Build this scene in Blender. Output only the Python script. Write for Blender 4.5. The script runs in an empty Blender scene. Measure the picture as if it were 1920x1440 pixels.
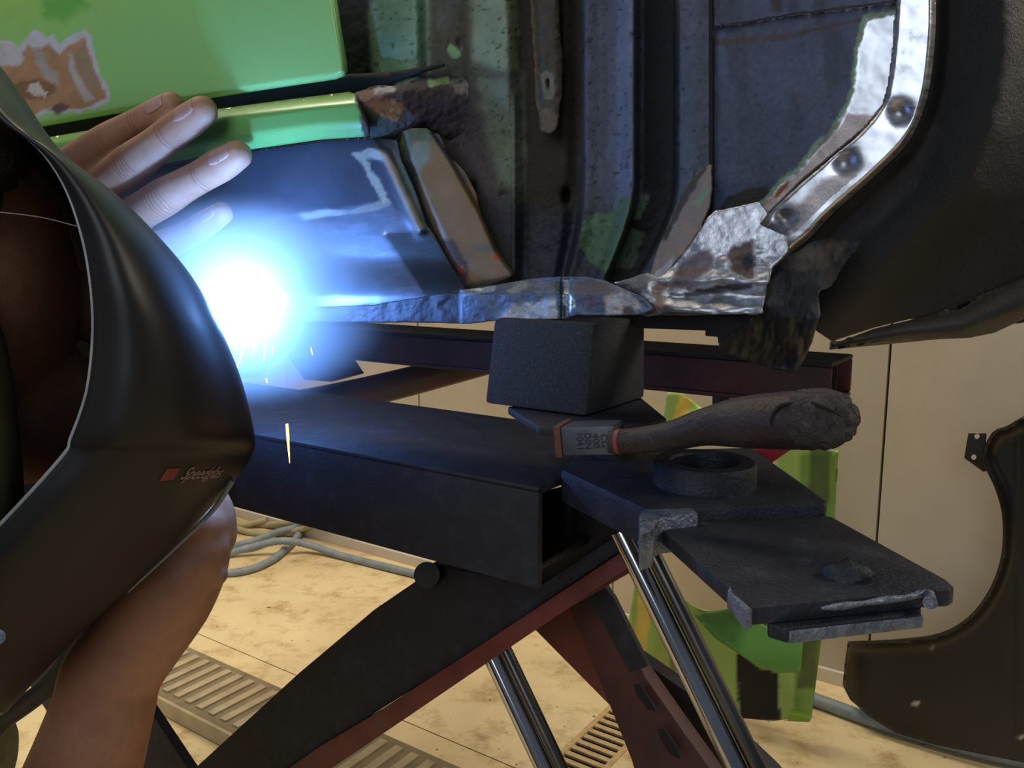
import bpy, bmesh, math, random
import numpy as np
from mathutils import Vector, Matrix
from mathutils.geometry import delaunay_2d_cdt

random.seed(7)
S = bpy.context.scene
COL = S.collection
# ------------------------------------------------------------------ camera
FPX = 1553.0
PITCH = math.atan(244 / FPX)
CZ = 1.0
cam = bpy.data.cameras.new('camera')
camo = bpy.data.objects.new('camera', cam)
COL.objects.link(camo)
camo.location = (0, 0, CZ)
camo.rotation_euler = (math.pi / 2 - PITCH, 0, 0)
cam.sensor_fit = 'HORIZONTAL'
cam.sensor_width = 36
cam.lens = FPX / 1920 * 36
cam.clip_start = 0.01
S.camera = camo
# ------------------------------------------------------------------ world, lights, exposure
w_ = bpy.data.worlds.new('world')
S.world = w_
w_.use_nodes = True
w_.node_tree.nodes['Background'].inputs[0].default_value = (0.62, 0.72, 0.9, 1)
w_.node_tree.nodes['Background'].inputs[1].default_value = 0.10
S.view_settings.view_transform = 'Standard'
S.view_settings.look = 'None'
S.view_settings.gamma = 1
S.view_settings.use_curve_mapping = False
S.view_settings.exposure = 0.0
S.cycles.use_denoising = True
S.cycles.volume_step_rate = 1.0


def area(name, loc, target, sx, sy, power, col):
    l = bpy.data.lights.new(name, 'AREA')
    l.shape = 'RECTANGLE'
    l.size = sx
    l.size_y = sy
    l.energy = power
    l.color = col
    o = bpy.data.objects.new(name, l)
    COL.objects.link(o)
    o.location = loc
    d = Vector(target) - Vector(loc)
    o.rotation_euler = d.to_track_quat('-Z', 'Y').to_euler()
    return o


# daylight of the open workshop door behind the photographer, and the lamp over the far bay
area('workshop_door_daylight', (-1.5, -2.3, 2.15), (0.0, 0.5, 1.05), 2.6, 2.2, 44, (0.86, 0.93, 1.0))
area('far_bay_lamp', (-0.7, 2.2, 2.9), (-0.2, 1.9, 0.0), 2.2, 1.2, 92, (1.0, 0.87, 0.66))
area('right_fill_light', (2.3, 0.9, 2.3), (0.75, 1.25, 0.2), 1.6, 1.0, 62, (1.0, 0.90, 0.74))  # added fill to brighten the floor, wall and fenders on the right
ARC_POWER = 5.5
SMOKE_THIN, SMOKE_GLARE_CORE = 2.5, 36.0  # the dense core is added to spread the arc's white glare

# ------------------------------------------------------------------ geometry helpers
CP, SP = math.cos(PITCH), math.sin(PITCH)
CAM = np.array([0, 0, CZ])


def ray(px, py):
    u = (np.asarray(px, float) - 960) / FPX
    v = (720 - np.asarray(py, float)) / FPX
    return np.stack([u, CP + v * SP, -SP + v * CP], -1)


AX = np.array([1.444, -1.0, 0]); AX /= np.linalg.norm(AX)        # along the car, to its front
NX = np.array([AX[1], -AX[0], 0])                                # outward from the car side, to the viewer
UP = np.array([0, 0, 1.0])
O0 = np.array([-0.154, 0.52, 0])


def pl(px, py, nrm, pt):
    r = ray(px, py)
    nrm = np.asarray(nrm, float)
    t = ((np.asarray(pt) - CAM) @ nrm) / (r @ nrm)
    return CAM + r * t[..., None] if np.ndim(t) else CAM + r * t


def C(px, py, w=0.0):
    """point on a plane parallel to the car's side, w metres out of it"""
    r = ray(px, py)
    t = (np.asarray(w, float) + (O0 - CAM) @ NX) / (r @ NX)
    return CAM + r * (t[..., None] if np.ndim(t) else t)


def Z(px, py, z=0.0):
    r = ray(px, py)
    t = (z - CZ) / r[..., 2]
    return CAM + r * (t[..., None] if np.ndim(t) else t)


def P(px, py, y):
    r = ray(px, py)
    t = y / r[..., 1]
    return CAM + r * (t[..., None] if np.ndim(t) else t)


WALLP = Z(1100, 1150, 0)


def W(px, py, off=0.0):
    """point on a plane parallel to the back wall, off metres in front of it"""
    r = ray(px, py)
    t = (np.asarray(off, float) + (WALLP - CAM) @ NX) / (r @ NX)
    return CAM + r * (t[..., None] if np.ndim(t) else t)


def hsh(ix, iy, seed):
    n = (ix * 374761393 + iy * 668265263 + seed * 982451653) & 0xFFFFFFFF
    n = ((n ^ (n >> 13)) * 1274126177) & 0xFFFFFFFF
    return ((n ^ (n >> 16)) & 0xFFFF) / 65535.0


def vnoise(x, y, s, seed=0):
    x = np.asarray(x, float) / s
    y = np.asarray(y, float) / s
    ix = np.floor(x).astype(np.int64); iy = np.floor(y).astype(np.int64)
    fx = x - ix; fy = y - iy
    fx = fx * fx * (3 - 2 * fx); fy = fy * fy * (3 - 2 * fy)
    a = hsh(ix, iy, seed); b = hsh(ix + 1, iy, seed); c = hsh(ix, iy + 1, seed); d = hsh(ix + 1, iy + 1, seed)
    return (a * (1 - fx) + b * fx) * (1 - fy) + (c * (1 - fx) + d * fx) * fy


def fbm(x, y, s, seed=0, o=4):
    r = 0; a = 1; t = 0
    for k in range(o):
        r = r + a * vnoise(x, y, s / 2 ** k, seed + k * 17); t += a; a *= .55
    return r / t - .5          # about -0.5 .. 0.5


def lin(c):
    c = np.asarray(c, float) / 255
    return np.where(c <= .04045, c / 12.92, ((c + .055) / 1.055) ** 2.4)


def sstep(a, b, x):
    t = np.clip((x - a) / (b - a), 0, 1)
    return t * t * (3 - 2 * t)


def inside(X, Y, poly):
    r = np.zeros(X.shape, bool)
    n = len(poly)
    for i in range(n):
        x1, y1 = poly[i]; x2, y2 = poly[(i + 1) % n]
        if y1 == y2: continue
        c = ((y1 > Y) != (y2 > Y)) & (X < (x2 - x1) * (Y - y1) / (y2 - y1) + x1)
        r ^= c
    return r


def sdist(X, Y, poly, closed=True):
    """positive inside; for an open line: minus the distance"""
    d = np.full(X.shape, 1e9)
    n = len(poly)
    for i in range(n if closed else n - 1):
        x1, y1 = poly[i]; x2, y2 = poly[(i + 1) % n]
        dx, dy = x2 - x1, y2 - y1
        L = dx * dx + dy * dy + 1e-9
        t = np.clip(((X - x1) * dx + (Y - y1) * dy) / L, 0, 1)
        d = np.minimum(d, np.hypot(X - x1 - t * dx, Y - y1 - t * dy))
    if not closed: return -d
    return np.where(inside(X, Y, poly), d, -d)


def smooth_line(pts, n=6, closed=False):
    pts = [np.array(p, float) for p in pts]
    out = []
    m = len(pts)
    rng = range(m if closed else m - 1)
    for i in rng:
        if closed:
            p0, p1, p2, p3 = pts[i - 1], pts[i], pts[(i + 1) % m], pts[(i + 2) % m]
        else:
            p1, p2 = pts[i], pts[i + 1]
            p0 = pts[i - 1] if i > 0 else 2 * p1 - p2
            p3 = pts[i + 2] if i + 2 < m else 2 * p2 - p1
        for k in range(n):
            t = k / n
            out.append(.5 * ((2 * p1) + (-p0 + p2) * t + (2 * p0 - 5 * p1 + 4 * p2 - p3) * t * t + (-p0 + 3 * p1 - 3 * p2 + p3) * t ** 3))
    if not closed: out.append(pts[-1])
    return out


# ------------------------------------------------------------------ object helpers
def empty(name, loc, label, cat, group=None, kind=None):
    o = bpy.data.objects.new(name, None)
    COL.objects.link(o)
    o.empty_display_size = .05
    o.location = loc
    return tag(o, label, cat, group, kind)


def tag(o, label=None, cat=None, group=None, kind=None):
    if label: o['label'] = label
    if cat: o['category'] = cat
    if group: o['group'] = group
    if kind: o['kind'] = kind
    return o


def link(name, me, mat, parent=None, smooth=True):
    o = bpy.data.objects.new(name, me)
    COL.objects.link(o)
    if mat: me.materials.append(mat)
    if parent:
        o.parent = parent
        o.matrix_parent_inverse = Matrix.Translation(parent_world(parent)).inverted()
    if smooth: me.shade_smooth()
    return o


def parent_world(o):
    v = Vector((0, 0, 0))
    while o:
        v += o.location
        if o.parent: v += o.matrix_parent_inverse.translation
        o = o.parent
    return v


def mesh_from(name, verts, faces, mat, parent=None, smooth=True, bevel=0, auto=None, recalc=True):
    me = bpy.data.meshes.new(name)
    me.from_pydata([tuple(v) for v in verts], [], faces)
    bm = bmesh.new(); bm.from_mesh(me)
    if recalc: bmesh.ops.recalc_face_normals(bm, faces=bm.faces)
    if bevel:
        es = [e for e in bm.edges if len(e.link_faces) == 2 and e.calc_face_angle(0) > .5]
        bmesh.ops.bevel(bm, geom=es, offset=bevel, segments=2, profile=.6, affect='EDGES', clamp_overlap=True)
    bm.to_mesh(me); bm.free()
    o = link(name, me, mat, parent, smooth)
    if bevel or auto:
        me.set_sharp_from_angle(angle=math.radians(auto or 40))
    return o


def prism(name, pts, vec, mat, parent=None, bevel=.0008, holes=None):
    """a polygon of world points extruded by vec"""
    pts = [np.array(p) for p in pts]
    n = len(pts)
    vs = pts + [p + np.array(vec) for p in pts]
    fs = [list(range(n))[::-1], list(range(n, 2 * n))] + [[i, (i + 1) % n, n + (i + 1) % n, n + i] for i in range(n)]
    return mesh_from(name, vs, fs, mat, parent, smooth=bevel > 0, bevel=bevel)


def cprism(name, poly, w, th, mat, parent=None, bevel=.0008):
    return prism(name, [C(x, y, w) for x, y in poly], -NX * th, mat, parent, bevel)


def zprism(name, poly, z, th, mat, parent=None, bevel=.0008):
    return prism(name, [Z(x, y, z) for x, y in poly], (0, 0, -th), mat, parent, bevel)


def tube(name, pts, rad, mat, parent=None, seg=14, n=6, caps=True, flat=None, ribs=None):
    """tube through world points; rad a number or one per point"""
    k = len(pts)
    rad = [rad] * k if np.isscalar(rad) else list(rad)
    q = smooth_line([np.append(p, r) for p, r in zip(pts, rad)], n)
    q = np.array(q)
    if ribs:
        L = np.concatenate([[0], np.cumsum(np.linalg.norm(np.diff(q[:, :3], axis=0), axis=1))])
        m = int(L[-1] / ribs * 2)
        l = np.linspace(0, L[-1], m)
        q = np.stack([np.interp(l, L, q[:, j]) for j in range(4)], 1)
        q[::2, 3] *= .9
    vs, fs = [], []
    up = None
    for i in range(len(q)):
        t = q[min(i + 1, len(q) - 1), :3] - q[max(i - 1, 0), :3]
        t = t / (np.linalg.norm(t) + 1e-12)
        if up is None:
            up = np.array([0, 0, 1.0]) if abs(t[2]) < .9 else np.array([1.0, 0, 0])
        a = up - t * (up @ t); a /= np.linalg.norm(a); up = a
        b = np.cross(t, a)
        for s in range(seg):
            an = 2 * math.pi * s / seg
            vs.append(q[i, :3] + q[i, 3] * (a * math.cos(an) + b * math.sin(an)))
    for i in range(len(q) - 1):
        for s in range(seg):
            fs.append([i * seg + s, i * seg + (s + 1) % seg, (i + 1) * seg + (s + 1) % seg, (i + 1) * seg + s])
    if caps:
        fs.append(list(range(seg))[::-1])
        fs.append(list(range((len(q) - 1) * seg, len(q) * seg)))
    return mesh_from(name, vs, fs, mat, parent, auto=50)


def boxw(name, c, e1, e2, e3, mat, parent=None, bevel=.001):
    """box from a centre and three half-extent vectors"""
    c = np.array(c); e1 = np.array(e1); e2 = np.array(e2); e3 = np.array(e3)
    vs = [c + i * e1 + j * e2 + k * e3 for k in (-1, 1) for i, j in ((-1, -1), (1, -1), (1, 1), (-1, 1))]
    fs = [[0, 1, 2, 3], [4, 5, 6, 7], [0, 1, 5, 4], [1, 2, 6, 5], [2, 3, 7, 6], [3, 0, 4, 7]]
    return mesh_from(name, vs, fs, mat, parent, smooth=bevel > 0, bevel=bevel)


def loft(rows, nu=5, nv=5):
    """rows: list of lists of 3D points -> dense grid (Catmull-Rom both ways)"""
    a = [smooth_line(r, nu) for r in rows]
    a = np.array(a)
    cols = [smooth_line(a[:, j], nv) for j in range(a.shape[1])]
    return np.array(cols).transpose(1, 0, 2)


def grid_mesh(name, g, mat, parent=None, thick=0):
    h, w = g.shape[:2]
    vs = g.reshape(-1, 3)
    fs = [[i * w + j, i * w + j + 1, (i + 1) * w + j + 1, (i + 1) * w + j] for i in range(h - 1) for j in range(w - 1)]
    o = mesh_from(name, vs, fs, mat, parent)
    if thick:
        m = o.modifiers.new('thickness', 'SOLIDIFY'); m.thickness = thick; m.offset = 0
    return o


# ------------------------------------------------------------------ materials
def new_mat(name):
    m = bpy.data.materials.new(name)
    m.use_nodes = True
    nt = m.node_tree
    return m, nt, nt.nodes['Principled BSDF']


def noise_node(nt, scale, detail=4, rough=.6, coords='Object', stretch=None):
    tc = nt.nodes.new('ShaderNodeTexCoord')
    n = nt.nodes.new('ShaderNodeTexNoise')
    n.inputs['Scale'].default_value = scale
    n.inputs['Detail'].default_value = detail
    n.inputs['Roughness'].default_value = rough
    if stretch:
        mp = nt.nodes.new('ShaderNodeMapping')
        mp.inputs['Scale'].default_value = stretch
        nt.links.new(tc.outputs[coords], mp.inputs[0])
        nt.links.new(mp.outputs[0], n.inputs['Vector'])
    else:
        nt.links.new(tc.outputs[coords], n.inputs['Vector'])
    return n


def ramp(nt, fac, stops):
    r = nt.nodes.new('ShaderNodeValToRGB')
    e = r.color_ramp.elements
    while len(e) < len(stops): e.new(.5)
    for k, (p, c) in enumerate(stops):
        e[k].position = p
        e[k].color = (*lin(c), 1)
    nt.links.new(fac, r.inputs[0])
    return r


def bump(nt, b, src, strength, dist=.001):
    n = nt.nodes.new('ShaderNodeBump')
    n.inputs['Strength'].default_value = strength
    n.inputs['Distance'].default_value = dist
    nt.links.new(src, n.inputs['Height'])
    nt.links.new(n.outputs[0], b.inputs['Normal'])


def mottled(name, stops, scale=60, rough=.6, metal=0., bstr=.3, bscale=None, bdist=.001, coat=0, detail=5, stretch=None, spec=None):
    m, nt, b = new_mat(name)
    n = noise_node(nt, scale, detail, .62, stretch=stretch)
    r = ramp(nt, n.outputs['Fac'], stops)
    nt.links.new(r.outputs[0], b.inputs['Base Color'])
    b.inputs['Roughness'].default_value = rough
    b.inputs['Metallic'].default_value = metal
    b.inputs['Coat Weight'].default_value = coat
    if spec is not None: b.inputs['Specular IOR Level'].default_value = spec
    if bstr:
        n2 = noise_node(nt, bscale or scale * 4, 4, .6, stretch=stretch)
        bump(nt, b, n2.outputs['Fac'], bstr, bdist)
    return m


def painted():
    """base colour, metal, roughness and relief come from the mesh's own attributes"""
    m, nt, b = new_mat('painted_sheet')
    ca = nt.nodes.new('ShaderNodeAttribute'); ca.attribute_name = 'Col'
    pa = nt.nodes.new('ShaderNodeAttribute'); pa.attribute_name = 'Pbr'
    sp = nt.nodes.new('ShaderNodeSeparateXYZ')
    nt.links.new(pa.outputs['Vector'], sp.inputs[0])
    n = noise_node(nt, 420, 4, .65)
    mr = nt.nodes.new('ShaderNodeMapRange')
    mr.inputs['From Min'].default_value = .3; mr.inputs['From Max'].default_value = .7
    mr.inputs['To Min'].default_value = .78; mr.inputs['To Max'].default_value = 1.22
    nt.links.new(n.outputs['Fac'], mr.inputs['Value'])
    mx = nt.nodes.new('ShaderNodeVectorMath'); mx.operation = 'SCALE'
    nt.links.new(ca.outputs['Color'], mx.inputs[0]); nt.links.new(mr.outputs[0], mx.inputs['Scale'])
    mix = nt.nodes.new('ShaderNodeMix'); mix.data_type = 'VECTOR'
    nt.links.new(sp.outputs['Z'], mix.inputs[0])
    nt.links.new(ca.outputs['Color'], mix.inputs[4]); nt.links.new(mx.outputs[0], mix.inputs[5])
    nt.links.new(mix.outputs[1], b.inputs['Base Color'])
    nt.links.new(sp.outputs['X'], b.inputs['Metallic'])
    nt.links.new(sp.outputs['Y'], b.inputs['Roughness'])
    n2 = noise_node(nt, 650, 5, .7)
    bp = nt.nodes.new('ShaderNodeBump'); bp.inputs['Distance'].default_value = .0012
    nt.links.new(sp.outputs['Z'], bp.inputs['Strength'])
    nt.links.new(n2.outputs['Fac'], bp.inputs['Height'])
    nt.links.new(bp.outputs[0], b.inputs['Normal'])
    return m


M = {}
M['sheet'] = painted()
M['beam'] = mottled('dusty_black_beam', [(.3, (19, 18, 24)), (.55, (28, 28, 37)), (.75, (46, 48, 60))], 90, .62, .1, .5, 900, .0006)  # the slight blue-purple tint stands in for reflected arc light
M['beam_dark'] = mottled('dark_beam', [(.3, (20, 20, 24)), (.7, (40, 36, 38))], 30, .6, .1, .3)
M['maroon'] = mottled('maroon_paint', [(.3, (48, 26, 26)), (.7, (84, 40, 36))], 25, .6, 0, .3)
M['red'] = mottled('worn_red_paint', [(.3, (84, 34, 30)), (.6, (110, 48, 40)), (.8, (80, 62, 58))], 30, .5, 0, .3)
M['brightred'] = mottled('red_paint', [(.3, (150, 26, 30)), (.7, (120, 24, 26))], 30, .5, 0, .2)
M['steel_dark'] = mottled('grimy_steel', [(.3, (28, 30, 38)), (.6, (42, 45, 56)), (.8, (72, 78, 94))], 70, .55, .3, .7, 500, .001)
M['steel_worn'] = mottled('worn_steel_edge', [(.3, (72, 78, 92)), (.6, (128, 138, 158)), (.8, (60, 64, 74))], 160, .42, .6, .9, 500, .0015)
M['steel_mid'] = mottled('hammer_steel', [(.3, (62, 68, 76)), (.7, (88, 94, 102))], 90, .45, .3, .4, 500, .0005)
M['rubber'] = mottled('rubber_block', [(.3, (26, 28, 34)), (.6, (42, 45, 54)), (.8, (76, 84, 98))], 900, .75, 0, .9, 1400, .0007, detail=2)
M['chrome'] = mottled('chrome_rod', [(.3, (190, 192, 196)), (.7, (225, 226, 230))], 20, .12, 1.0, 0)
M['chrome_dark'] = mottled('dull_rod', [(.3, (96, 94, 90)), (.7, (136, 132, 126))], 20, .25, 1.0, 0)
M['hose'] = mottled('grey_hose', [(.3, (112, 124, 132)), (.7, (142, 150, 154))], 30, .55, 0, .2)
M['handle'] = mottled('grimy_wood', [(.3, (34, 24, 26)), (.6, (52, 38, 38)), (.8, (76, 58, 54))], 50, .6, 0, .8, 220, .0015, stretch=(1, 1, 1))
M['handle_end'] = mottled('mushroomed_wood', [(.3, (38, 34, 36)), (.6, (62, 56, 56)), (.8, (90, 82, 80))], 120, .8, 0, 1.0, 160, .004)
M['redpaint_dot'] = mottled('old_red_paint', [(.3, (120, 50, 46)), (.7, (150, 70, 60))], 90, .6, 0, .3)
M['rust'] = mottled('rust_brown', [(.3, (84, 52, 40)), (.7, (120, 76, 56))], 200, .8, 0, .6)
M['black'] = mottled('black_void', [(.3, (8, 8, 10)), (.7, (14, 14, 16))], 20, .8, 0, 0)
M['ink'] = mottled('stamped_mark', [(.3, (14, 16, 20)), (.7, (22, 24, 28))], 20, .7, 0, 0)
M['helmet'] = mottled('helmet_shell', [(.3, (12, 12, 15)), (.7, (19, 18, 22))], 12, .5, 0, .12, 1500, .0002)
M['helmet_edge'] = mottled('helmet_rim', [(.3, (128, 136, 142)), (.7, (160, 168, 172))], 60, .5, 0, .2)
M['helmet_logo'] = mottled('helmet_print', [(.3, (150, 126, 116)), (.7, (160, 136, 126))], 60, .5, 0, 0)
M['helmet_logo_red'] = mottled('helmet_print_red', [(.3, (120, 44, 48)), (.7, (130, 50, 52))], 60, .5, 0, 0)
M['grate'] = mottled('drain_iron', [(.3, (170, 146, 104)), (.6, (200, 172, 124)), (.8, (120, 98, 70))], 60, .7, 0, .5)
M['cloth'] = mottled('olive_cloth', [(.3, (92, 92, 66)), (.7, (120, 118, 88))], 60, .9, 0, .5, 900, .0006)
M['cloth_dark'] = mottled('navy_cloth', [(.3, (30, 32, 44)), (.7, (44, 46, 58))], 60, .9, 0, .5, 900, .0006)
M['fillpaint'] = mottled('primer', [(.3, (150, 150, 160)), (.7, (180, 180, 186))], 60, .7, 0, .2)
M['torch'] = mottled('torch_plastic', [(.3, (24, 24, 28)), (.7, (36, 36, 40))], 40, .5, 0, .1)
M['copper'] = mottled('copper_nozzle', [(.3, (150, 90, 60)), (.7, (190, 120, 80))], 60, .35, 1, .1)
M['plate_base'] = mottled('ramp_plate_darker', [(.3, (120, 106, 82)), (.7, (146, 132, 104))], 20, .6, .1, .3)  # darker than the ridges so that they stand out
M['plate'] = mottled('ramp_plate', [(.3, (160, 146, 118)), (.6, (186, 170, 138)), (.8, (206, 190, 156))], 20, .55, .1, .3, 200, .0006)


def skin_mat(hand):
    m, nt, b = new_mat('skin')
    n = noise_node(nt, 55, 4, .6)
    r = ramp(nt, n.outputs['Fac'], [(.3, (180, 126, 100)), (.55, (194, 144, 114)), (.75, (172, 134, 98))])
    nt.links.new(r.outputs[0], b.inputs['Base Color'])
    b.inputs['Roughness'].default_value = .55
    b.inputs['Subsurface Weight'].default_value = .12
    b.inputs['Subsurface Radius'].default_value = (.006, .002, .001)
    n2 = noise_node(nt, 900, 3, .6)
    # creases over the finger joints: short grooves across each finger
    tc = nt.nodes.new('ShaderNodeTexCoord')
    nz = nt.nodes.new('ShaderNodeTexNoise'); nz.inputs['Scale'].default_value = 160
    nt.links.new(tc.outputs['Object'], nz.inputs['Vector'])
    acc = None

    def math_(op, a, v):
        n = nt.nodes.new('ShaderNodeMath'); n.operation = op
        nt.links.new(a, n.inputs[0])
        if isinstance(v, (int, float)): n.inputs[1].default_value = v
        else: nt.links.new(v, n.inputs[1])
        return n.outputs[0]
    wob = math_('MULTIPLY', math_('SUBTRACT', nz.outputs['Fac'], .5), .0022)
    for l in hand.values():
        for k, offs in ((2, (-.0012, .0016)), (4, (-.005, -.0025, .0002, .0028, .0052))):
            c = C(*l[k][:3]); d = C(*l[k - 1][:3]) - C(*l[k + 1][:3]); d = d / np.linalg.norm(d)
            for of in offs:
                cc = c + d * of
                sb = nt.nodes.new('ShaderNodeVectorMath'); sb.operation = 'SUBTRACT'
                nt.links.new(tc.outputs['Object'], sb.inputs[0]); sb.inputs[1].default_value = cc
                dt = nt.nodes.new('ShaderNodeVectorMath'); dt.operation = 'DOT_PRODUCT'
                nt.links.new(sb.outputs[0], dt.inputs[0]); dt.inputs[1].default_value = d
                ln = nt.nodes.new('ShaderNodeVectorMath'); ln.operation = 'LENGTH'
                nt.links.new(sb.outputs[0], ln.inputs[0])
                a_ = math_('ABSOLUTE', math_('ADD', dt.outputs['Value'], wob), 0.)
                m1 = nt.nodes.new('ShaderNodeMapRange'); m1.inputs['From Max'].default_value = .0011
                m1.inputs['To Min'].default_value = 1; m1.inputs['To Max'].default_value = 0
                nt.links.new(a_, m1.inputs['Value'])
                m2 = nt.nodes.new('ShaderNodeMapRange'); m2.inputs['From Min'].default_value = .010; m2.inputs['From Max'].default_value = .014
                m2.inputs['To Min'].default_value = 1; m2.inputs['To Max'].default_value = 0
                nt.links.new(ln.outputs['Value'], m2.inputs['Value'])
                g_ = math_('MULTIPLY', m1.outputs[0], m2.outputs[0])
                acc = g_ if acc is None else math_('MAXIMUM', acc, g_)
    hgt = math_('SUBTRACT', math_('MULTIPLY', n2.outputs['Fac'], .5), acc)
    bump(nt, b, hgt, .55, .0007)
    mx = nt.nodes.new('ShaderNodeMix'); mx.data_type = 'RGBA'
    nt.links.new(math_('MULTIPLY', acc, .35), mx.inputs[0])
    nt.links.new(r.outputs[0], mx.inputs[6]); mx.inputs[7].default_value = (*lin((140, 84, 66)), 1)  # crease shade mixed into the skin colour
    nt.links.new(mx.outputs[2], b.inputs['Base Color'])
    return m


HAND = {
    'index': [(322, 196, .019, 23), (296, 212, .020, 26), (262, 230, .023, 26), (234, 246, .027, 28), (204, 264, .030, 31), (160, 292, .034, 32), (112, 330, .038, 36)],
    'middle': [(380, 208, .020, 27), (352, 228, .022, 30), (318, 252, .024, 30), (286, 278, .028, 32), (250, 306, .033, 36), (205, 338, .034, 35), (148, 384, .036, 40)],
    'ring': [(446, 290, .012, 26), (416, 308, .014, 30), (382, 328, .016, 29), (346, 348, .020, 30), (308, 370, .026, 34), (262, 398, .030, 33), (190, 440, .034, 38)],
    'little': [(416, 400, .010, 21), (394, 414, .011, 24), (370, 430, .013, 25), (340, 446, .016, 26), (306, 462, .022, 29), (270, 480, .028, 29), (210, 506, .032, 34)],
}
M['skin'] = skin_mat(HAND)
M['nail'] = mottled('finger_nail', [(.3, (196, 152, 138)), (.7, (206, 166, 150))], 60, .3, 0, 0)


def emit(name, col, st):
    m, nt, b = new_mat(name)
    b.inputs['Base Color'].default_value = (0, 0, 0, 1)
    b.inputs['Emission Color'].default_value = (*col, 1)
    b.inputs['Emission Strength'].default_value = st
    return m


M['arc'] = emit('arc_plasma', (.34, .56, 1.0), 20)
M['spark'] = emit('hot_spark', (1.0, .42, .10), 6)


# ------------------------------------------------------------------ sheet-metal patches
def L(poly, col, f=3, na=4, ns=18, metal=0., rough=.6, bump=.6, a=1., line=None, seed=0):
    return dict(poly=poly, col=col, f=f, na=na, ns=ns, metal=metal, rough=rough, bump=bump, a=a, line=line, seed=seed)


def patch(name, outline, wf, step, base, layers, parent, plane=C, thick=.0012, jit=0, holes=(), metal=0., rough=.6, bmp=.5, var=.25, vs=60, nsm=0, mat=None, extra=None):
    if nsm: outline = [tuple(p) for p in smooth_line(outline, nsm, True)]
    pts = []
    for i in range(len(outline)):
        x1, y1 = outline[i]; x2, y2 = outline[(i + 1) % len(outline)]
        k = max(1, int(math.hypot(x2 - x1, y2 - y1) / step))
        for j in range(k): pts.append((x1 + (x2 - x1) * j / k, y1 + (y2 - y1) * j / k))
    pts = np.array(pts)
    if jit:
        pts = pts + jit * 2 * np.stack([fbm(pts[:, 0], pts[:, 1], 20, 5), fbm(pts[:, 0], pts[:, 1], 20, 9)], 1)
    loops = [pts]
    for h in holes: loops.append(np.array(h, float))
    poly = [tuple(p) for p in pts]
    xs = np.arange(pts[:, 0].min(), pts[:, 0].max(), step)
    ys = np.arange(pts[:, 1].min(), pts[:, 1].max(), step)
    GX, GY = np.meshgrid(xs, ys); GX = GX.ravel() + .01; GY = GY.ravel() + .013
    keep = sdist(GX, GY, poly) > step * .45
    for h in holes: keep &= sdist(GX, GY, h) < -step * .45
    allv = np.concatenate(loops + [np.stack([GX[keep], GY[keep]], 1)])
    edges = []; o = 0
    for l in loops:
        n = len(l); edges += [(o + i, o + (i + 1) % n) for i in range(n)]; o += n
    res = delaunay_2d_cdt([Vector(v) for v in allv], edges, [], 0, 1e-4)
    V = np.array([tuple(v) for v in res[0]]); T = np.array([f for f in res[2] if len(f) == 3])
    cx = V[T].mean(1)
    ok = inside(cx[:, 0], cx[:, 1], poly)
    for h in holes: ok &= ~inside(cx[:, 0], cx[:, 1], h)
    T = T[ok]
    X, Y = V[:, 0], V[:, 1]
    wv = wf(X, Y) if callable(wf) else np.full(X.shape, float(wf))
    wp = plane(X, Y, wv)
    # consistent winding toward the viewer
    me = bpy.data.meshes.new(name)
    T = T[:, ::-1] if True else T
    me.from_pydata(wp.tolist(), [], T.tolist())
    bm = bmesh.new(); bm.from_mesh(me)
    lo = [v for v in bm.verts if not v.link_faces]
    keepidx = np.array([bool(v.link_faces) for v in bm.verts])
    bmesh.ops.delete(bm, geom=lo, context='VERTS')
    bm.normal_update()
    s = sum(f.normal.dot(Vector(CAM) - f.calc_center_median()) * f.calc_area() for f in bm.faces)
    if s < 0: bmesh.ops.reverse_faces(bm, faces=bm.faces)
    bm.to_mesh(me); bm.free()
    X = X[keepidx]; Y = Y[keepidx]
    # colour
    c = np.tile(lin(base), (len(X), 1)) * (1 + var * 2 * fbm(X, Y, vs, 3))[:, None]
    p = np.tile([metal, rough, bmp], (len(X), 1)).astype(float)
    for l in layers:
        if callable(l['poly']):
            d = l['poly'](X, Y)
        elif l['line']:
            d = sdist(X, Y, l['poly'], False) + l['line']
        else:
            d = sdist(X, Y, l['poly'])
        d = d + l['na'] * 2 * fbm(X, Y, l['ns'], 31 + l['seed'])
        m = sstep(-l['f'], l['f'], d) * l['a']
        cc = lin(l['col']) * (1 + .25 * 2 * fbm(X, Y, 25, 77 + l['seed']))[:, None]
        c = c * (1 - m[:, None]) + cc * m[:, None]
        pp = np.array([l['metal'], l['rough'], l['bump']])
        p = p * (1 - m[:, None]) + pp * m[:, None]
    if extra: c, p = extra(X, Y, c, p)
    a = me.attributes.new('Col', 'FLOAT_COLOR', 'POINT')
    a.data.foreach_set('color', np.concatenate([np.clip(c, 0, 1), np.ones((len(X), 1))], 1).astype(np.float32).ravel())
    a = me.attributes.new('Pbr', 'FLOAT_VECTOR', 'POINT')
    a.data.foreach_set('vector', p.astype(np.float32).ravel())
    o = link(name, me, mat or M['sheet'], parent)
    if thick:
        m_ = o.modifiers.new('thickness', 'SOLIDIFY'); m_.thickness = thick; m_.offset = -1
    return o


def interp(xs, ys):
    xs = np.array(xs, float); ys = np.array(ys, float)
    def f(x):
        i = np.clip(np.searchsorted(xs, x) - 1, 0, len(xs) - 2)
        t = np.clip((x - xs[i]) / (xs[i + 1] - xs[i]), 0, 1)
        t = t * t * (3 - 2 * t)
        return ys[i] * (1 - t) + ys[i + 1] * t
    return f


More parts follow.
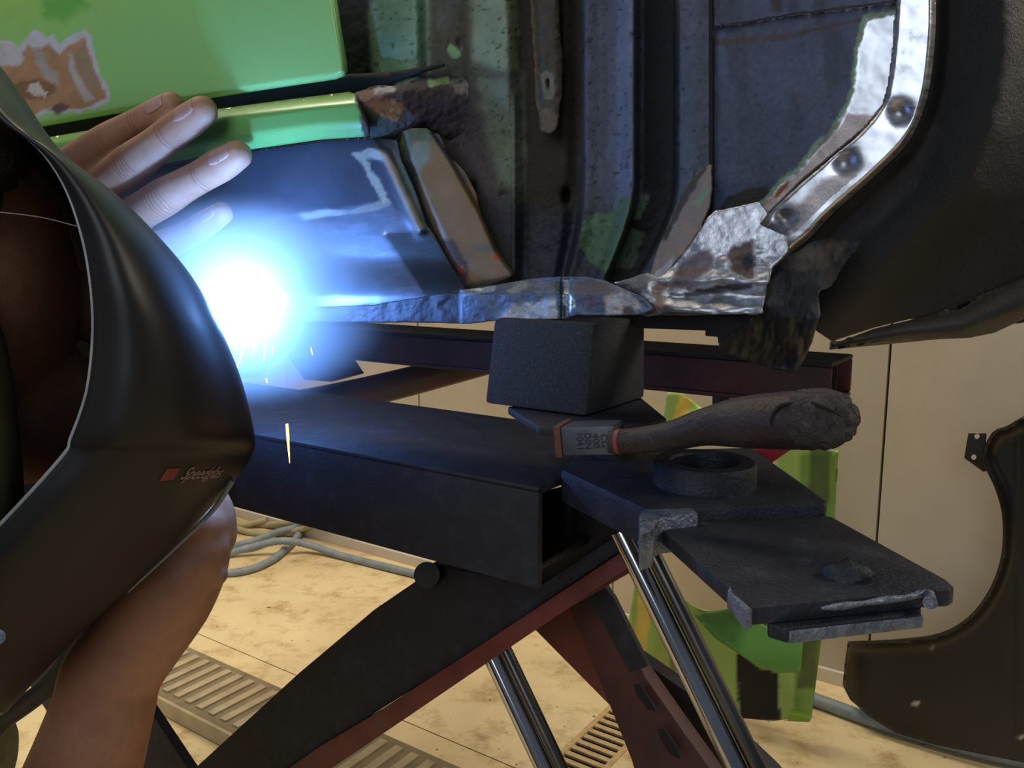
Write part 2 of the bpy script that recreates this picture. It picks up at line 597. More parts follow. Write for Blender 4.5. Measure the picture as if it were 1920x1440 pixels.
# =================================================================== SETTING
# floor slabs: joints run along the lift
def floor_mat():
    m, nt, b = new_mat('painted_concrete')
    n = noise_node(nt, 1.6, 6, .6)
    r = ramp(nt, n.outputs['Fac'], [(.3, (198, 174, 132)), (.55, (226, 206, 162)), (.75, (212, 190, 146))])
    n3 = noise_node(nt, 11, 7, .72)
    r3 = ramp(nt, n3.outputs['Fac'], [(.30, (118, 98, 70)), (.40, (214, 200, 170)), (.5, (255, 255, 255))])
    mx = nt.nodes.new('ShaderNodeMix'); mx.data_type = 'RGBA'; mx.blend_type = 'MULTIPLY'
    mx.inputs[0].default_value = .6
    nt.links.new(r.outputs[0], mx.inputs[6]); nt.links.new(r3.outputs[0], mx.inputs[7])
    n4 = noise_node(nt, 48, 3, .5)
    r4 = ramp(nt, n4.outputs['Fac'], [(.26, (60, 48, 36)), (.31, (255, 255, 255))])
    m2 = nt.nodes.new('ShaderNodeMix'); m2.data_type = 'RGBA'; m2.blend_type = 'MULTIPLY'
    m2.inputs[0].default_value = .8
    nt.links.new(mx.outputs[2], m2.inputs[6]); nt.links.new(r4.outputs[0], m2.inputs[7])
    nt.links.new(m2.outputs[2], b.inputs['Base Color'])
    b.inputs['Roughness'].default_value = .5
    bump(nt, b, n3.outputs['Fac'], .3, .002)
    return m


M['floor'] = floor_mat()
M['joint'] = mottled('joint_dirt', [(.3, (70, 58, 44)), (.7, (110, 92, 68))], 30, .9, 0, .3)


def car_frame(s, n, z):
    return O0 * np.array([1, 1, 0]) + AX * s + NX * n + UP * z


def sn(p):
    d = np.array(p) - O0
    return d @ AX, d @ NX


s_, joint_n = sn(Z(565, 1270, 0))
_, wall_n = sn(WALLP)
floor = boxw('floor', car_frame(0, wall_n / 2 + .9, -.06), AX * 4.0, NX * (abs(wall_n) / 2 + 1.3), UP * .05, M['joint'], None, 0)
tag(floor, kind='structure')
ds, dn = sn(Z(1120, 1400, 0))
DW = .055


def slab(s0, s1, n0, n1):
    c = car_frame((s0 + s1) / 2, (n0 + n1) / 2, -.005)
    o = boxw('slab', c, AX * ((s1 - s0) / 2), NX * ((n1 - n0) / 2), UP * .005, M['floor'], floor, .001)
    return o


nA = wall_n
for n0, n1 in ((nA, joint_n - .0015), (joint_n + .0015, joint_n + 2.6)):
    for s0, s1 in ((-4.0, -2.2), (-2.197, ds - DW), (ds + DW, 4.0)):
        slab(s0, s1, n0, n1)
# a step of the floor along the wall foot
# drain channel across the bay
dr = empty('floor_drain', car_frame(ds, dn, 0), 'slotted drain channel grate let into the cream floor under the lift arm', 'drain')
boxw('trench', car_frame(ds, dn - .3, -.02), AX * DW, NX * .75, UP * .012, M['black'], dr, 0)
for sg in (-1, 1):
    boxw('rail', car_frame(ds + sg * (DW - .006), dn - .3, -.003), AX * .006, NX * .75, UP * .0045, M['grate'], dr, .0008)
for i in range(44):
    boxw('grate_bar', car_frame(ds, dn - .62 + i * .024, -.002), AX * (DW - .012), NX * .0065, UP * .003, M['grate'], dr, .001)

# back wall of sheet panels
def wall_mat():
    m, nt, b = new_mat('sandwich_panel')
    tc = nt.nodes.new('ShaderNodeTexCoord')
    n = noise_node(nt, 5, 4, .6)
    r = ramp(nt, n.outputs['Fac'], [(.3, (196, 186, 170)), (.7, (212, 202, 184))])
    nt.links.new(r.outputs[0], b.inputs['Base Color'])
    b.inputs['Roughness'].default_value = .45
    n2 = noise_node(nt, 1, 3, .5, stretch=(120, 120, 1.2))
    bump(nt, b, n2.outputs['Fac'], .18, .002)
    return m


M['wall'] = wall_mat()
wall = boxw('wall_back', car_frame(0, wall_n - .09, 1.3), AX * 4.0, NX * .04, UP * 1.4, M['joint'], None, 0)
tag(wall, kind='structure')
s1_, _ = sn(W(1655, 850)); s2_, _ = sn(W(1148, 1120)); s3_, _ = sn(W(785, 735))
seams = [s2_ - 2 * (s1_ - s2_) * 1.02 - 1, s3_, s2_, s1_, s1_ + (s1_ - s2_)]
seams = sorted([s3_ - .62, s3_ - 1.24, s3_, s2_, s1_, s1_ + .6, s1_ + 1.2, s3_ - 1.86, s1_ + 1.8])
for a_, b_ in zip(seams[:-1], seams[1:]):
    boxw('panel', car_frame((a_ + b_) / 2, wall_n - .03, 1.3), AX * ((b_ - a_) / 2 - .0025), NX * .03, UP * 1.29, M['wall'], wall, .003)
bb = boxw('baseboard_back', car_frame(0, wall_n + .006, .012), AX * 3.0, NX * .006, UP * .022, M['wall'], None, .003)
tag(bb, kind='structure')

def text_mesh(name, tc, mat, parent):
    o = bpy.data.objects.new('tmp_text', tc)
    COL.objects.link(o)
    bpy.context.view_layer.update()
    me = bpy.data.meshes.new_from_object(o.evaluated_get(bpy.context.evaluated_depsgraph_get()))
    me.name = name
    bpy.data.objects.remove(o)
    me.materials.clear()
    n = bpy.data.objects.new(name, me); COL.objects.link(n)
    me.materials.append(mat)
    n.parent = parent
    return n


# =================================================================== CAR BODY
car = empty('car', C(900, 560, -.1), 'green car raised on the lift, its sill and wheelhouse stripped for welding repair', 'car')

GREEN = (148, 206, 124)
# door ---------------------------------------------------------------
door_out = [(-160, -90), (622, -90), (632, 0), (641, 60), (651, 118), (652, 134), (646, 143), (630, 149), (520, 165), (330, 194), (180, 220), (60, 241), (-160, 282)]


def w_door(X, Y):
    d = sdist(X, Y, door_out)
    d2 = np.where(Y < -60, 40, d)
    e = np.clip(1 - d2 / 13, 0, 1)
    return .010 - .007 * e ** 2 - .012 * ((Y + 20) / 260) ** 2 * .6 + .006 * ((X - 300) / 500) ** 2


chip = [(-60, 95), (-10, 78), (20, 76), (35, 88), (62, 56), (78, 60), (86, 72), (98, 64), (112, 82), (135, 64), (160, 55), (170, 66), (176, 95), (188, 140), (208, 172), (205, 190), (180, 203), (160, 203), (150, 217), (136, 207), (120, 213), (95, 210), (72, 218), (58, 222), (40, 232), (-60, 250)]
chip_in = [(-60, 128), (0, 124), (18, 118), (40, 98), (52, 84), (60, 90), (75, 92), (92, 80), (112, 100), (130, 84), (160, 68), (165, 92), (180, 140), (199, 172), (196, 184), (176, 196), (150, 206), (120, 204), (95, 203), (68, 212), (50, 226), (-60, 242)]
door_layers = [
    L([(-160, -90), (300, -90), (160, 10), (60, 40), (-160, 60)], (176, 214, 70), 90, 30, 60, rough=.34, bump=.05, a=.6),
    L([(80, 0), (150, -20), (165, 10), (120, 40), (80, 30)], (92, 176, 74), 12, 8, rough=.3, bump=.05, a=.8),
    L(chip, (196, 196, 208), 1.5, 2.0, 9, rough=.7, bump=.1),
    L(chip_in, (176, 136, 100), 3, 5, 14, rough=.7, bump=.4, seed=2),
    L([(-60, 70), (20, 80), (40, 95), (45, 110), (38, 122), (-60, 128)], (190, 188, 194), 3, 4, 12, rough=.7, bump=.1, seed=3),
    L([(128, 100), (136, 102), (142, 130), (160, 165), (178, 185), (160, 190), (145, 170), (132, 135)], (176, 170, 172), 3, 4, 10, rough=.7, bump=.1, seed=4),
    L([(60, 92), (82, 96), (86, 120), (108, 140), (110, 160), (98, 158), (76, 135), (66, 110)], (168, 160, 156), 4, 5, 10, rough=.7, bump=.1, seed=5),
    L([(145, 90), (160, 80), (165, 110), (185, 160), (178, 180), (158, 150)], (150, 130, 110), 4, 4, 12, rough=.7, bump=.3, seed=6),
    L([(14, 164), (44, 152), (72, 148), (102, 158), (104, 172), (70, 186), (36, 184)], (150, 108, 78), 3, 6, 8, rough=.8, bump=1., seed=7),
    L([(54, 158), (72, 156), (80, 168), (90, 174), (84, 182), (64, 178), (52, 170)], (214, 206, 196), 2, 5, 6, rough=.6, bump=.8, seed=8),
    L([(14, 166), (28, 160), (32, 176), (20, 182)], (96, 76, 58), 3, 4, 6, rough=.8, bump=.8, seed=9),
    L([(90, 204), (110, 194), (128, 196), (128, 208), (106, 214)], (112, 86, 84), 3, 4, 8, rough=.8, bump=.5, seed=11),
    L([(322, 128), (326, 126), (334, 142), (330, 143)], (150, 215, 120), 1.5, 0, rough=.5, bump=.1),
]
patch('door', door_out, w_door, 4, GREEN, door_layers, car, thick=.0025, rough=.33, bmp=.04, var=.05, vs=180, metal=.0)
# sill ----------------------------------------------------------------
sill_out = [(-160, 306), (75, 260), (240, 232), (410, 204), (560, 184), (655, 172), (666, 176), (676, 205), (690, 240), (692, 256), (600, 262), (480, 279), (370, 296), (240, 320), (100, 350), (-160, 410)]
top_l = interp([-160, 75, 240, 410, 560, 670], [306, 260, 232, 204, 184, 171])


def w_sill(X, Y):
    t = np.interp(X, [-160, 75, 240, 410, 560, 670, 700], [306, 260, 232, 204, 184, 171, 168])
    b = np.interp(X, [-160, 100, 240, 370, 480, 600, 700], [410, 350, 320, 296, 279, 262, 258])
    v = np.clip((Y - t) / (b - t), 0, 1)
    return .004 - .016 * np.clip(1 - v / .30, 0, 1) ** 1.8 - .010 * np.clip((v - .6) / .4, 0, 1) ** 1.6


rust_edge = [(646, 168), (700, 168), (700, 268), (672, 268), (668, 230), (660, 200)]
patch('sill', sill_out, w_sill, 4, (116, 176, 98), [
    L(lambda X, Y: -np.abs(Y - np.interp(X, [-160, 75, 240, 410, 560, 670], [316, 269, 241, 212, 191, 178])) + 5, (170, 210, 80), 5, 2, 20, rough=.22, bump=.03, a=.5),  # highlight of the rounded top edge, painted in
    L([(664, 168), (700, 168), (700, 268), (684, 268), (676, 225)], (70, 58, 46), 3, 6, 10, rough=.85, bump=1., seed=1)],
    car, thick=.002, rough=.28, bmp=.04, var=.06)
patch('door_sill_gap', [(-160, 262), (60, 222), (640, 140), (740, 134), (832, 119), (832, 124), (740, 150), (700, 176), (600, 196), (60, 290), (-160, 330)], -.030, 10, (18, 22, 20), [], car, rough=.7)  # dark strip behind the gap, its shade put into the colour
# inner pillar and wheelhouse panel with vertical flutes ----------------
fl = interp([560, 630, 690, 716, 775, 802, 858, 885, 945, 978, 1000, 1055, 1086, 1099, 1128, 1158, 1186, 1203, 1262, 1276, 1300, 1345],
            [-.055, -.055, -.052, -.034, -.033, -.041, -.040, -.029, -.026, -.040, -.042, -.046, -.054, -.033, -.037, -.036, -.029, -.052, -.058, -.033, -.032, -.034])


def warp(X, Y):
    k = np.clip((X - 960) / 300, 0, 1.1)
    return X + k * .0026 * np.clip(Y - 330, 0, 400) ** 2 - np.clip(X < 990, 0, 1) * np.clip(Y, 0, 400) * .03


def w_inner(X, Y):
    xx = warp(X, Y)
    w = fl(xx)
    fade = sstep(150, 300, Y) * (X < 960)
    w = w * (1 - fade * .8) + (-.038) * fade * .8
    w = w + .006 * sstep(470, 540, Y)
    w -= .010 * np.exp(-(((X - 1062) / 8) ** 2 + ((Y - 368) / 15) ** 2))
    w -= .004 * np.exp(-(((X - 886) / 12) ** 2 + ((Y - 350) / 12) ** 2))
    w -= .004 * np.exp(-(((X - 944) / 8) ** 2 + ((Y - 366) / 8) ** 2))
    return w + .0016 * fbm(X, Y, 40, 4) + .0012 * fbm(X, Y, 9, 8, 3)


inner_out = [(560, -90), (1334, -90), (1333, 300), (1331, 340), (1318, 400), (1290, 450), (1240, 510), (1200, 545), (1100, 550), (800, 560), (700, 520), (640, 420), (560, 300)]
wv = lambda x0, x1: (lambda X, Y: np.minimum(warp(X, Y) - x0, x1 - warp(X, Y)))
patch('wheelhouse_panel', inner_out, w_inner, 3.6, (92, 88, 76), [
    L(wv(540, 694), (34, 32, 30), 7, 3, 40, rough=.7, bump=.5),  # deep recess, its shade painted dark
    L(wv(694, 812), (110, 140, 116), 8, 6, 40, rough=.5, bump=.25, seed=1),
    L(wv(800, 880), (84, 78, 66), 12, 14, 50, rough=.7, bump=.6, seed=2),
    L(wv(884, 972), (126, 140, 112), 9, 6, 50, rough=.5, bump=.3, seed=3),
    L(wv(968, 1090), (50, 44, 36), 6, 6, 30, rough=.75, bump=.8, seed=4),  # dark rust, with the shade of the recess beside it painted in
    L(wv(1090, 1330), (82, 88, 104), 5, 4, 30, rough=.40, bump=.75, seed=5),
    L(wv(1158, 1186), (108, 116, 138), 6, 4, 30, rough=.34, bump=.7, seed=5),  # highlight along the flute, painted as a lighter band
    L(wv(1206, 1268), (24, 24, 30), 5, 3, 30, rough=.6, bump=.8, seed=6),  # recess between flutes, shade painted in as near-black
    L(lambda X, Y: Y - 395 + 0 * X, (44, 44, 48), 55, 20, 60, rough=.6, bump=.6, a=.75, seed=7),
    L([(820, 108), (900, 118), (985, 140), (990, 560), (740, 560), (740, 262)], (78, 82, 68), 10, 14, 40, rough=.7, bump=.5, a=.85, seed=8),
    L([(780, 130), (960, 140), (970, 250), (930, 330), (820, 290)], (76, 66, 70), 26, 18, 26, rough=.8, bump=1., a=.85, seed=21),
    L([(900, 150), (975, 150), (985, 360), (930, 340), (905, 240)], (112, 128, 104), 12, 14, 40, rough=.6, bump=.4, a=.7, seed=9),
    L([(850, 250), (900, 262), (960, 420), (930, 440), (880, 330)], (88, 74, 78), 10, 14, 24, rough=.8, bump=.8, a=.8, seed=10),
    L([(920, 380), (1090, 400), (1110, 520), (960, 530)], (40, 42, 56), 25, 16, 40, rough=.6, bump=.4, a=.8, seed=10),
    L([(845, 80), (862, 96), (868, 84), (862, 104), (854, 112), (846, 108), (838, 92)], (130, 170, 120), 1.5, 3, 7, rough=.5, bump=.3, seed=12),
    L([(856, 68), (864, 72), (862, 86), (852, 86)], (30, 28, 24), 2, 2, 7, seed=12),
    L([(1160, 372), (1188, 372), (1212, 360), (1220, 370), (1200, 405), (1200, 420), (1180, 425), (1210, 440), (1190, 500), (1130, 508), (1106, 490), (1085, 460), (1095, 410), (1120, 400), (1152, 398)], (80, 104, 78), 2, 5, 12, rough=.55, bump=.3, seed=13),
    L([(1180, 415), (1200, 410), (1205, 420), (1196, 430), (1182, 424)], (24, 30, 24), 2, 2, 8, seed=13),
    L([(1056, 358), (1066, 350), (1070, 372), (1066, 384), (1058, 380)], (8, 8, 8), 2, 1, 8, seed=13),  # hole: its shade is painted black over the dent
    L([(878, 342), (892, 340), (896, 356), (882, 360)], (22, 28, 30), 4, 3, 8, seed=13),
    L(lambda X, Y: 14 * (fbm(X, Y, 6, 55, 2) - .27), (22, 20, 18), 1, 0, a=.8),
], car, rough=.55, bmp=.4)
# rusty strip with key-hole plate
def w_strip(X, Y):
    c = np.interp(Y, [-90, 60, 130, 250], [1020, 1026, 1030, 1028])
    return -.032 - .008 * np.clip(np.abs(X - c) / 30, 0, 1) ** 3 + .003 * fbm(X, Y, 10, 3) - .004 * np.exp(-(((X - 1027) / 3) ** 2 + ((Y - 158) / 10) ** 2))


patch('hinge_strip', [(990, -90), (1048, -90), (1050, 40), (1058, 130), (1052, 190), (1046, 238), (1030, 250), (1012, 246), (1004, 190), (996, 60)], w_strip, 3, (80, 72, 60), [
    L([(1014, 140), (1024, 132), (1036, 138), (1042, 165), (1038, 188), (1022, 186), (1016, 165)], (112, 108, 92), 2, 2, 8, bump=.5),
    L([(1024, 148), (1031, 148), (1031, 164), (1028, 168), (1024, 160)], (8, 8, 8), 1, .5, 8, bump=.1),  # keyhole slot, its shade painted black
    L([(1014, 206), (1044, 206), (1046, 250), (1010, 250)], (110, 96, 76), 5, 8, 8, bump=1.),
    L([(992, -90), (1000, 60), (1006, 200)], (124, 112, 90), 3, 5, 8, bump=.9, line=4),
], car, thick=.002, jit=3, rough=.8, bmp=.9, var=.3, vs=14)

# rusty end of the sill
def w_rend(X, Y):
    return -.004 - .032 * sstep(700, 905, X) - .012 * np.clip((Y - 200) / 70, 0, 1) ** 2 - .01 * np.clip(1 - (Y - (172 - (X - 663) * .16)) / 22, 0, 1) ** 2 + .004 * fbm(X, Y, 28, 6) + .0018 * fbm(X, Y, 7, 2)


patch('sill_rusty_end', [(662, 173), (700, 164), (780, 150), (880, 134), (925, 150), (938, 200), (925, 240), (880, 268), (850, 262), (800, 238), (760, 244), (748, 268), (700, 262), (690, 256)], w_rend, 3, (74, 66, 66), [
    L([(664, 172), (740, 158), (700, 200), (684, 200)], (130, 92, 84), 3, 5, 12, rough=.8, bump=.8),
    L([(700, 192), (730, 182), (760, 195), (752, 222), (730, 232), (705, 212)], (138, 104, 72), 3, 7, 10, rough=.9, bump=1., seed=1),
    L([(676, 205), (705, 210), (745, 235), (745, 268), (690, 262)], (44, 52, 36), 5, 5, 14, rough=.8, bump=.9, seed=2),
    L([(700, 164), (740, 158), (742, 170), (705, 176)], (160, 156, 160), 3, 4, 9, rough=.6, bump=.6, seed=3),
    L([(800, 150), (840, 144), (845, 156), (805, 164)], (132, 160, 96), 2, 4, 9, rough=.6, bump=.5, seed=4),
    L([(840, 150), (900, 144), (910, 172), (860, 176)], (130, 126, 112), 5, 8, 9, rough=.6, bump=.8, seed=5),
    L([(755, 190), (900, 185), (915, 230), (800, 240)], (66, 56, 72), 8, 10, 14, rough=.9, bump=1., seed=6),
    L(lambda X, Y: 14 * (fbm(X, Y, 9, 65, 2) - .2), (26, 24, 24), 1, 0, a=.8),
], car, thick=.0003, jit=7, rough=.85, bmp=1., var=.35, vs=16)

# lower sill side, bare and dark painted metal --------------------------
low_out = [(-200, 400), (100, 352), (240, 322), (370, 298), (480, 281), (600, 264), (690, 258), (744, 262), (752, 300), (775, 350), (800, 420), (835, 480), (872, 540), (866, 552), (800, 562), (700, 578), (500, 584), (-200, 590)]


def w_low(X, Y):
    ridge = -sdist(X, Y, [(708, 280), (724, 292), (788, 430)], False)
    w = -.012 + .004 * np.exp(-(ridge / 11) ** 2)
    w = w - .006 * sstep(740, 800, X - (Y - 280) * .45)
    w = w + .010 * sstep(480, 560, Y)
    return w + .0007 * fbm(X, Y, 70, 3)


def brushed(X, Y, c, p):
    s = vnoise(X * 1.0, Y * 6, 22, 5) - .5
    m = p[:, 0]
    c = c * (1 + .35 * s * m)[:, None]
    p[:, 1] = np.clip(p[:, 1] + .12 * s * m, .1, 1)
    return c, p


patch('sill_lower_side', low_out, w_low, 3.6, (58, 66, 80), [
    L([(500, 410), (640, 392), (722, 380), (790, 430), (720, 440), (760, 500), (800, 562), (400, 600), (300, 600), (300, 470)], (128, 134, 150), 8, 6, 30, metal=.75, rough=.34, bump=.12),
    L([(560, 402), (610, 392), (655, 396), (690, 384), (728, 372), (734, 382), (690, 398), (620, 404), (570, 412)], (128, 132, 128), 3, 4, 10, rough=.7, bump=.4),
    L([(662, 288), (690, 278), (712, 284), (718, 300), (704, 300), (690, 300), (696, 320), (712, 340), (730, 376), (716, 380), (700, 350), (680, 312)], (146, 152, 146), 2.5, 5, 9, rough=.7, bump=.5, seed=1),
    L([(706, 278), (722, 284), (740, 310), (798, 428), (780, 432), (724, 312)], (140, 122, 100), 2, 1, 12, rough=.55, bump=.2, seed=2),
    L([(740, 300), (752, 300), (830, 470), (818, 470), (756, 350)], (60, 84, 84), 3, 3, 10, rough=.4, bump=.3, seed=4),
    L([(722, 438), (760, 436), (806, 431), (866, 540), (846, 548), (796, 554), (762, 500)], (18, 22, 32), 2, 1, 20, rough=.55, bump=.2, seed=3),
    L([(718, 436), (724, 434), (725, 440), (719, 441)], (230, 225, 200), 1.5, 0),
], car, thick=.0015, rough=.42, bmp=.2, var=.2, extra=brushed, metal=.2)
# leaning gusset with folded edges ---------------------------------------
gus = [(742, 262), (748, 248), (772, 240), (800, 240), (822, 252), (842, 290), (870, 322), (890, 360), (905, 405), (935, 470), (968, 514), (930, 530), (905, 540), (868, 543), (846, 520), (812, 462), (780, 392), (756, 320)]


def w_gus(X, Y):
    a = np.interp(Y, [240, 300, 400, 500, 543], [745, 752, 786, 835, 866])
    b = np.interp(Y, [240, 300, 400, 470, 514], [806, 848, 905, 935, 968])
    v = np.clip((X - a) / (b - a + 1), 0, 1)
    return -.022 + .012 * sstep(.0, .26, v) - .010 * sstep(.9, 1.02, v) - .004 * v + .001 * fbm(X, Y, 50, 2)


patch('gusset', gus, w_gus, 3, (126, 100, 66), [
    L([(742, 262), (760, 250), (800, 400), (860, 530), (846, 530), (780, 392)], (58, 70, 84), 6, 5, 20, metal=.3, rough=.35, bump=.3),
    L([(742, 262), (748, 244), (800, 240), (822, 252), (800, 268), (776, 266), (762, 300), (752, 300)], (84, 96, 74), 5, 7, 12, rough=.7, bump=.7, seed=1),
    L([(775, 270), (800, 262), (806, 300), (786, 318), (770, 300)], (118, 130, 118), 6, 6, 12, rough=.6, bump=.3, seed=5),
    L([(822, 252), (842, 290), (880, 340), (872, 344), (830, 290), (810, 256)], (96, 92, 96), 3, 3, 8, rough=.5, bump=.3, seed=6),
    L([(826, 452), (850, 448), (870, 480), (880, 510), (872, 530), (850, 505)], (86, 66, 60), 4, 6, 12, rough=.8, bump=.8, seed=2),
    L([(886, 460), (925, 462), (930, 472), (890, 470)], (92, 96, 84), 4, 2, 12, rough=.6, bump=.3, seed=3),
    L([(924, 480), (934, 476), (936, 486), (926, 488)], (190, 84, 44), 2, 3, 6, rough=.8, bump=.6, seed=4),
    L([(856, 500), (866, 498), (872, 512), (864, 514)], (170, 80, 50), 2, 4, 6, rough=.8, bump=.6, seed=4),
    L([(840, 520), (868, 534), (930, 522), (968, 510), (930, 545), (868, 550)], (60, 54, 50), 5, 4, 12, rough=.7, bump=.7, seed=7),
], car, thick=.0015, rough=.5, bmp=.25, var=.22, vs=40)
# flange along the sill foot ---------------------------------------------
def w_fl(X, Y):
    w = .000 + .0016 * fbm(X, Y, 26, 4) + .002 * sstep(862, 866, X) - .0015 * sstep(1050, 1054, X) * (1 - sstep(1066, 1072, X))
    return w - .004 * np.clip((552 - Y) / 25, 0, 1)


flange_out = [(-200, 582), (500, 580), (700, 572), (795, 556), (866, 542), (905, 538), (955, 530), (1000, 522), (1045, 519), (1095, 519), (1135, 526), (1180, 545), (1212, 562), (1225, 578), (1205, 590), (1150, 592), (1080, 592), (1060, 598), (1000, 600), (930, 601), (880, 607), (800, 605), (700, 605), (500, 603), (-200, 600)]
patch('sill_flange', flange_out, w_fl, 2.6, (96, 106, 124), [
    L([(600, 570), (820, 548), (864, 545), (866, 607), (600, 606)], (70, 74, 88), 4, 4, 14, metal=.6, rough=.4, bump=.3),
    L([(864, 545), (905, 540), (930, 536), (925, 546), (880, 552), (870, 556)], (210, 218, 230), 2, 2, 8, metal=.9, rough=.25, bump=.2, seed=1),
    L([(960, 570), (1040, 560), (1070, 600), (930, 603)], (170, 166, 160), 6, 6, 12, metal=.9, rough=.3, bump=.4, seed=2),
    L([(1040, 528), (1062, 524), (1062, 598), (1046, 598)], (64, 84, 96), 3, 3, 10, metal=.8, rough=.3, bump=.3, seed=3),
    L([(1076, 526), (1110, 522), (1140, 534), (1160, 560), (1140, 575), (1100, 580), (1078, 558)], (88, 84, 92), 3, 5, 12, metal=.7, rough=.38, bump=.6, seed=4),
    L([(1058, 526), (1066, 526), (1068, 548), (1080, 572), (1064, 590), (1056, 560)], (220, 228, 240), 2, 3, 8, metal=.9, rough=.25, bump=.2, seed=5),
    L([(1136, 556), (1180, 548), (1200, 575), (1150, 592), (1136, 590)], (170, 160, 148), 5, 5, 12, metal=.9, rough=.3, bump=.5, seed=6),
    L([(1168, 574), (1186, 572), (1190, 590), (1168, 590)], (84, 68, 44), 4, 3, 8, metal=.4, rough=.5, bump=.5, seed=7),
    L([(928, 552), (933, 552), (933, 557), (928, 557)], (20, 22, 26), 1.5, 1, 8), L([(976, 554), (982, 554), (982, 558), (976, 558)], (20, 22, 26), 1.5, 1, 8),
    L([(950, 545), (980, 526), (990, 530), (985, 540), (962, 552)], (130, 136, 140), 2, 2, 8, metal=.6, rough=.3, bump=.5, seed=8),
], car, thick=.002, jit=1.0, metal=.75, rough=.34, bmp=.35, var=.3, vs=20, extra=brushed)
# crumpled bright metal between flange and arch ---------------------------
cr_out = [(1150, 530), (1180, 522), (1215, 510), (1236, 520), (1262, 500), (1300, 452), (1326, 408), (1342, 396), (1380, 388), (1424, 378), (1440, 400), (1424, 420), (1470, 440), (1478, 470), (1448, 500), (1440, 530), (1426, 589), (1300, 591), (1200, 592), (1195, 570), (1170, 545)]


def w_cr(X, Y):
    w = -.009 * (1 - np.clip((Y - 380) / 210, 0, 1)) - .003
    w = w + .006 * fbm(X, Y * 2.4, 85, 12, 3) * sstep(430, 500, Y) + .0006 * fbm(X, Y, 16, 14, 2)
    w = w + .0022 * np.sin((Y - X * .02) / 9.5) * sstep(500, 540, Y) * sstep(1210, 1260, X)
    return w


def heat(X, Y, c, p):
    return brushed(X, Y, c, p)


patch('welded_repair_sheet', cr_out, w_cr, 2.6, (170, 174, 184), [
    L([(1344, 400), (1424, 384), (1420, 440), (1400, 480), (1330, 480), (1310, 450)], (196, 200, 210), 6, 5, 14, metal=.9, rough=.36, bump=.2),
    L([(1270, 500), (1310, 470), (1330, 470), (1340, 500), (1300, 530), (1250, 550)], (120, 108, 108), 6, 8, 16, metal=.6, rough=.45, bump=.8, seed=1),
    L([(1370, 460), (1410, 452), (1420, 490), (1410, 520), (1380, 520), (1360, 480)], (104, 90, 84), 6, 8, 14, metal=.6, rough=.45, bump=.8, seed=2),
    L([(1396, 478), (1408, 476), (1412, 500), (1400, 508), (1392, 494)], (44, 44, 56), 3, 4, 8, metal=.4, rough=.4, bump=.6, seed=3),
    L([(1222, 520), (1244, 524), (1246, 560), (1240, 590), (1222, 590), (1226, 560)], (140, 100, 66), 7, 12, 12, metal=.6, rough=.45, bump=.9, seed=4, a=.7),
    L([(1150, 505), (1185, 500), (1220, 520), (1216, 545), (1180, 545), (1156, 525)], (110, 110, 118), 3, 5, 10, metal=.7, rough=.35, bump=.5, seed=5),
    L([(1164, 506), (1186, 504), (1192, 512), (1168, 516)], (54, 60, 110), 3, 3, 8, metal=.8, rough=.3, bump=.5, seed=6),
    L([(1174, 500), (1200, 502), (1204, 512), (1184, 510)], (130, 80, 50), 3, 3, 8, metal=.7, rough=.35, bump=.5, seed=7),
    L([(1280, 548), (1350, 536), (1410, 530), (1410, 540), (1350, 550), (1284, 560)], (84, 84, 94), 3, 4, 12, metal=.8, rough=.4, bump=.6, seed=8),
], car, thick=.002, jit=1.5, metal=.92, rough=.33, bmp=.2, var=.25, vs=22, extra=heat)
# orange-brown fold right of the flutes
def w_fold(X, Y):
    a = np.interp(Y, [310, 400, 460, 540], [1332, 1322, 1290, 1222])
    return -.024 + .008 * np.clip(1 - (a - X) / 50, 0, 1) + .002 * fbm(X, Y, 20, 3)


patch('welded_fold', [(1332, 308), (1334, 340), (1330, 385), (1312, 430), (1284, 470), (1244, 515), (1226, 532), (1214, 528), (1222, 500), (1232, 470), (1262, 400), (1290, 340), (1312, 320)], w_fold, 3, (138, 122, 108), [
    L([(1332, 308), (1312, 320), (1290, 340), (1262, 400), (1240, 450), (1250, 450), (1280, 390), (1310, 340)], (62, 58, 52), 3, 4, 10, rough=.7, bump=.7),
    L([(1300, 380), (1326, 340), (1330, 360), (1312, 390)], (120, 140, 104), 4, 6, 12, rough=.6, bump=.4, seed=1),
    L([(1210, 525), (1244, 500), (1262, 480), (1262, 496), (1226, 534)], (200, 204, 214), 3, 4, 9, metal=.9, rough=.3, bump=.4, seed=2),
    L([(1200, 490), (1236, 478), (1246, 484), (1240, 500), (1210, 515)], (150, 130, 116), 4, 4, 9, metal=.5, rough=.4, bump=.6, seed=3),
], car, thick=.0015, jit=1, metal=.2, rough=.5, bmp=.4)
tube('seam_bead', [C(x, y, -.030 + .004 * sstep(400, 540, y)) for x, y in [(1333, -90), (1334, 100), (1334, 300), (1334, 360), (1324, 410), (1300, 455), (1262, 505), (1226, 540)]], .0012, M['black'], car, 8)
# splash panels (upper and lower) ------------------------------------------
UND = (86, 94, 116)
def w_sp(X, Y): return -.030 + .0030 * fbm(X, Y, 70, 3) + .0012 * fbm(X, Y, 8, 5, 2) 


def w_sp2(X, Y):
    b_ = sstep(-4, 6, sdist(X, Y, bare_b))
    return -.034 + .0030 * fbm(X, Y, 70, 3) * (1 - .7 * b_) + .0012 * fbm(X, Y, 8, 5, 2) * (1 - b_)  - .0006 * b_


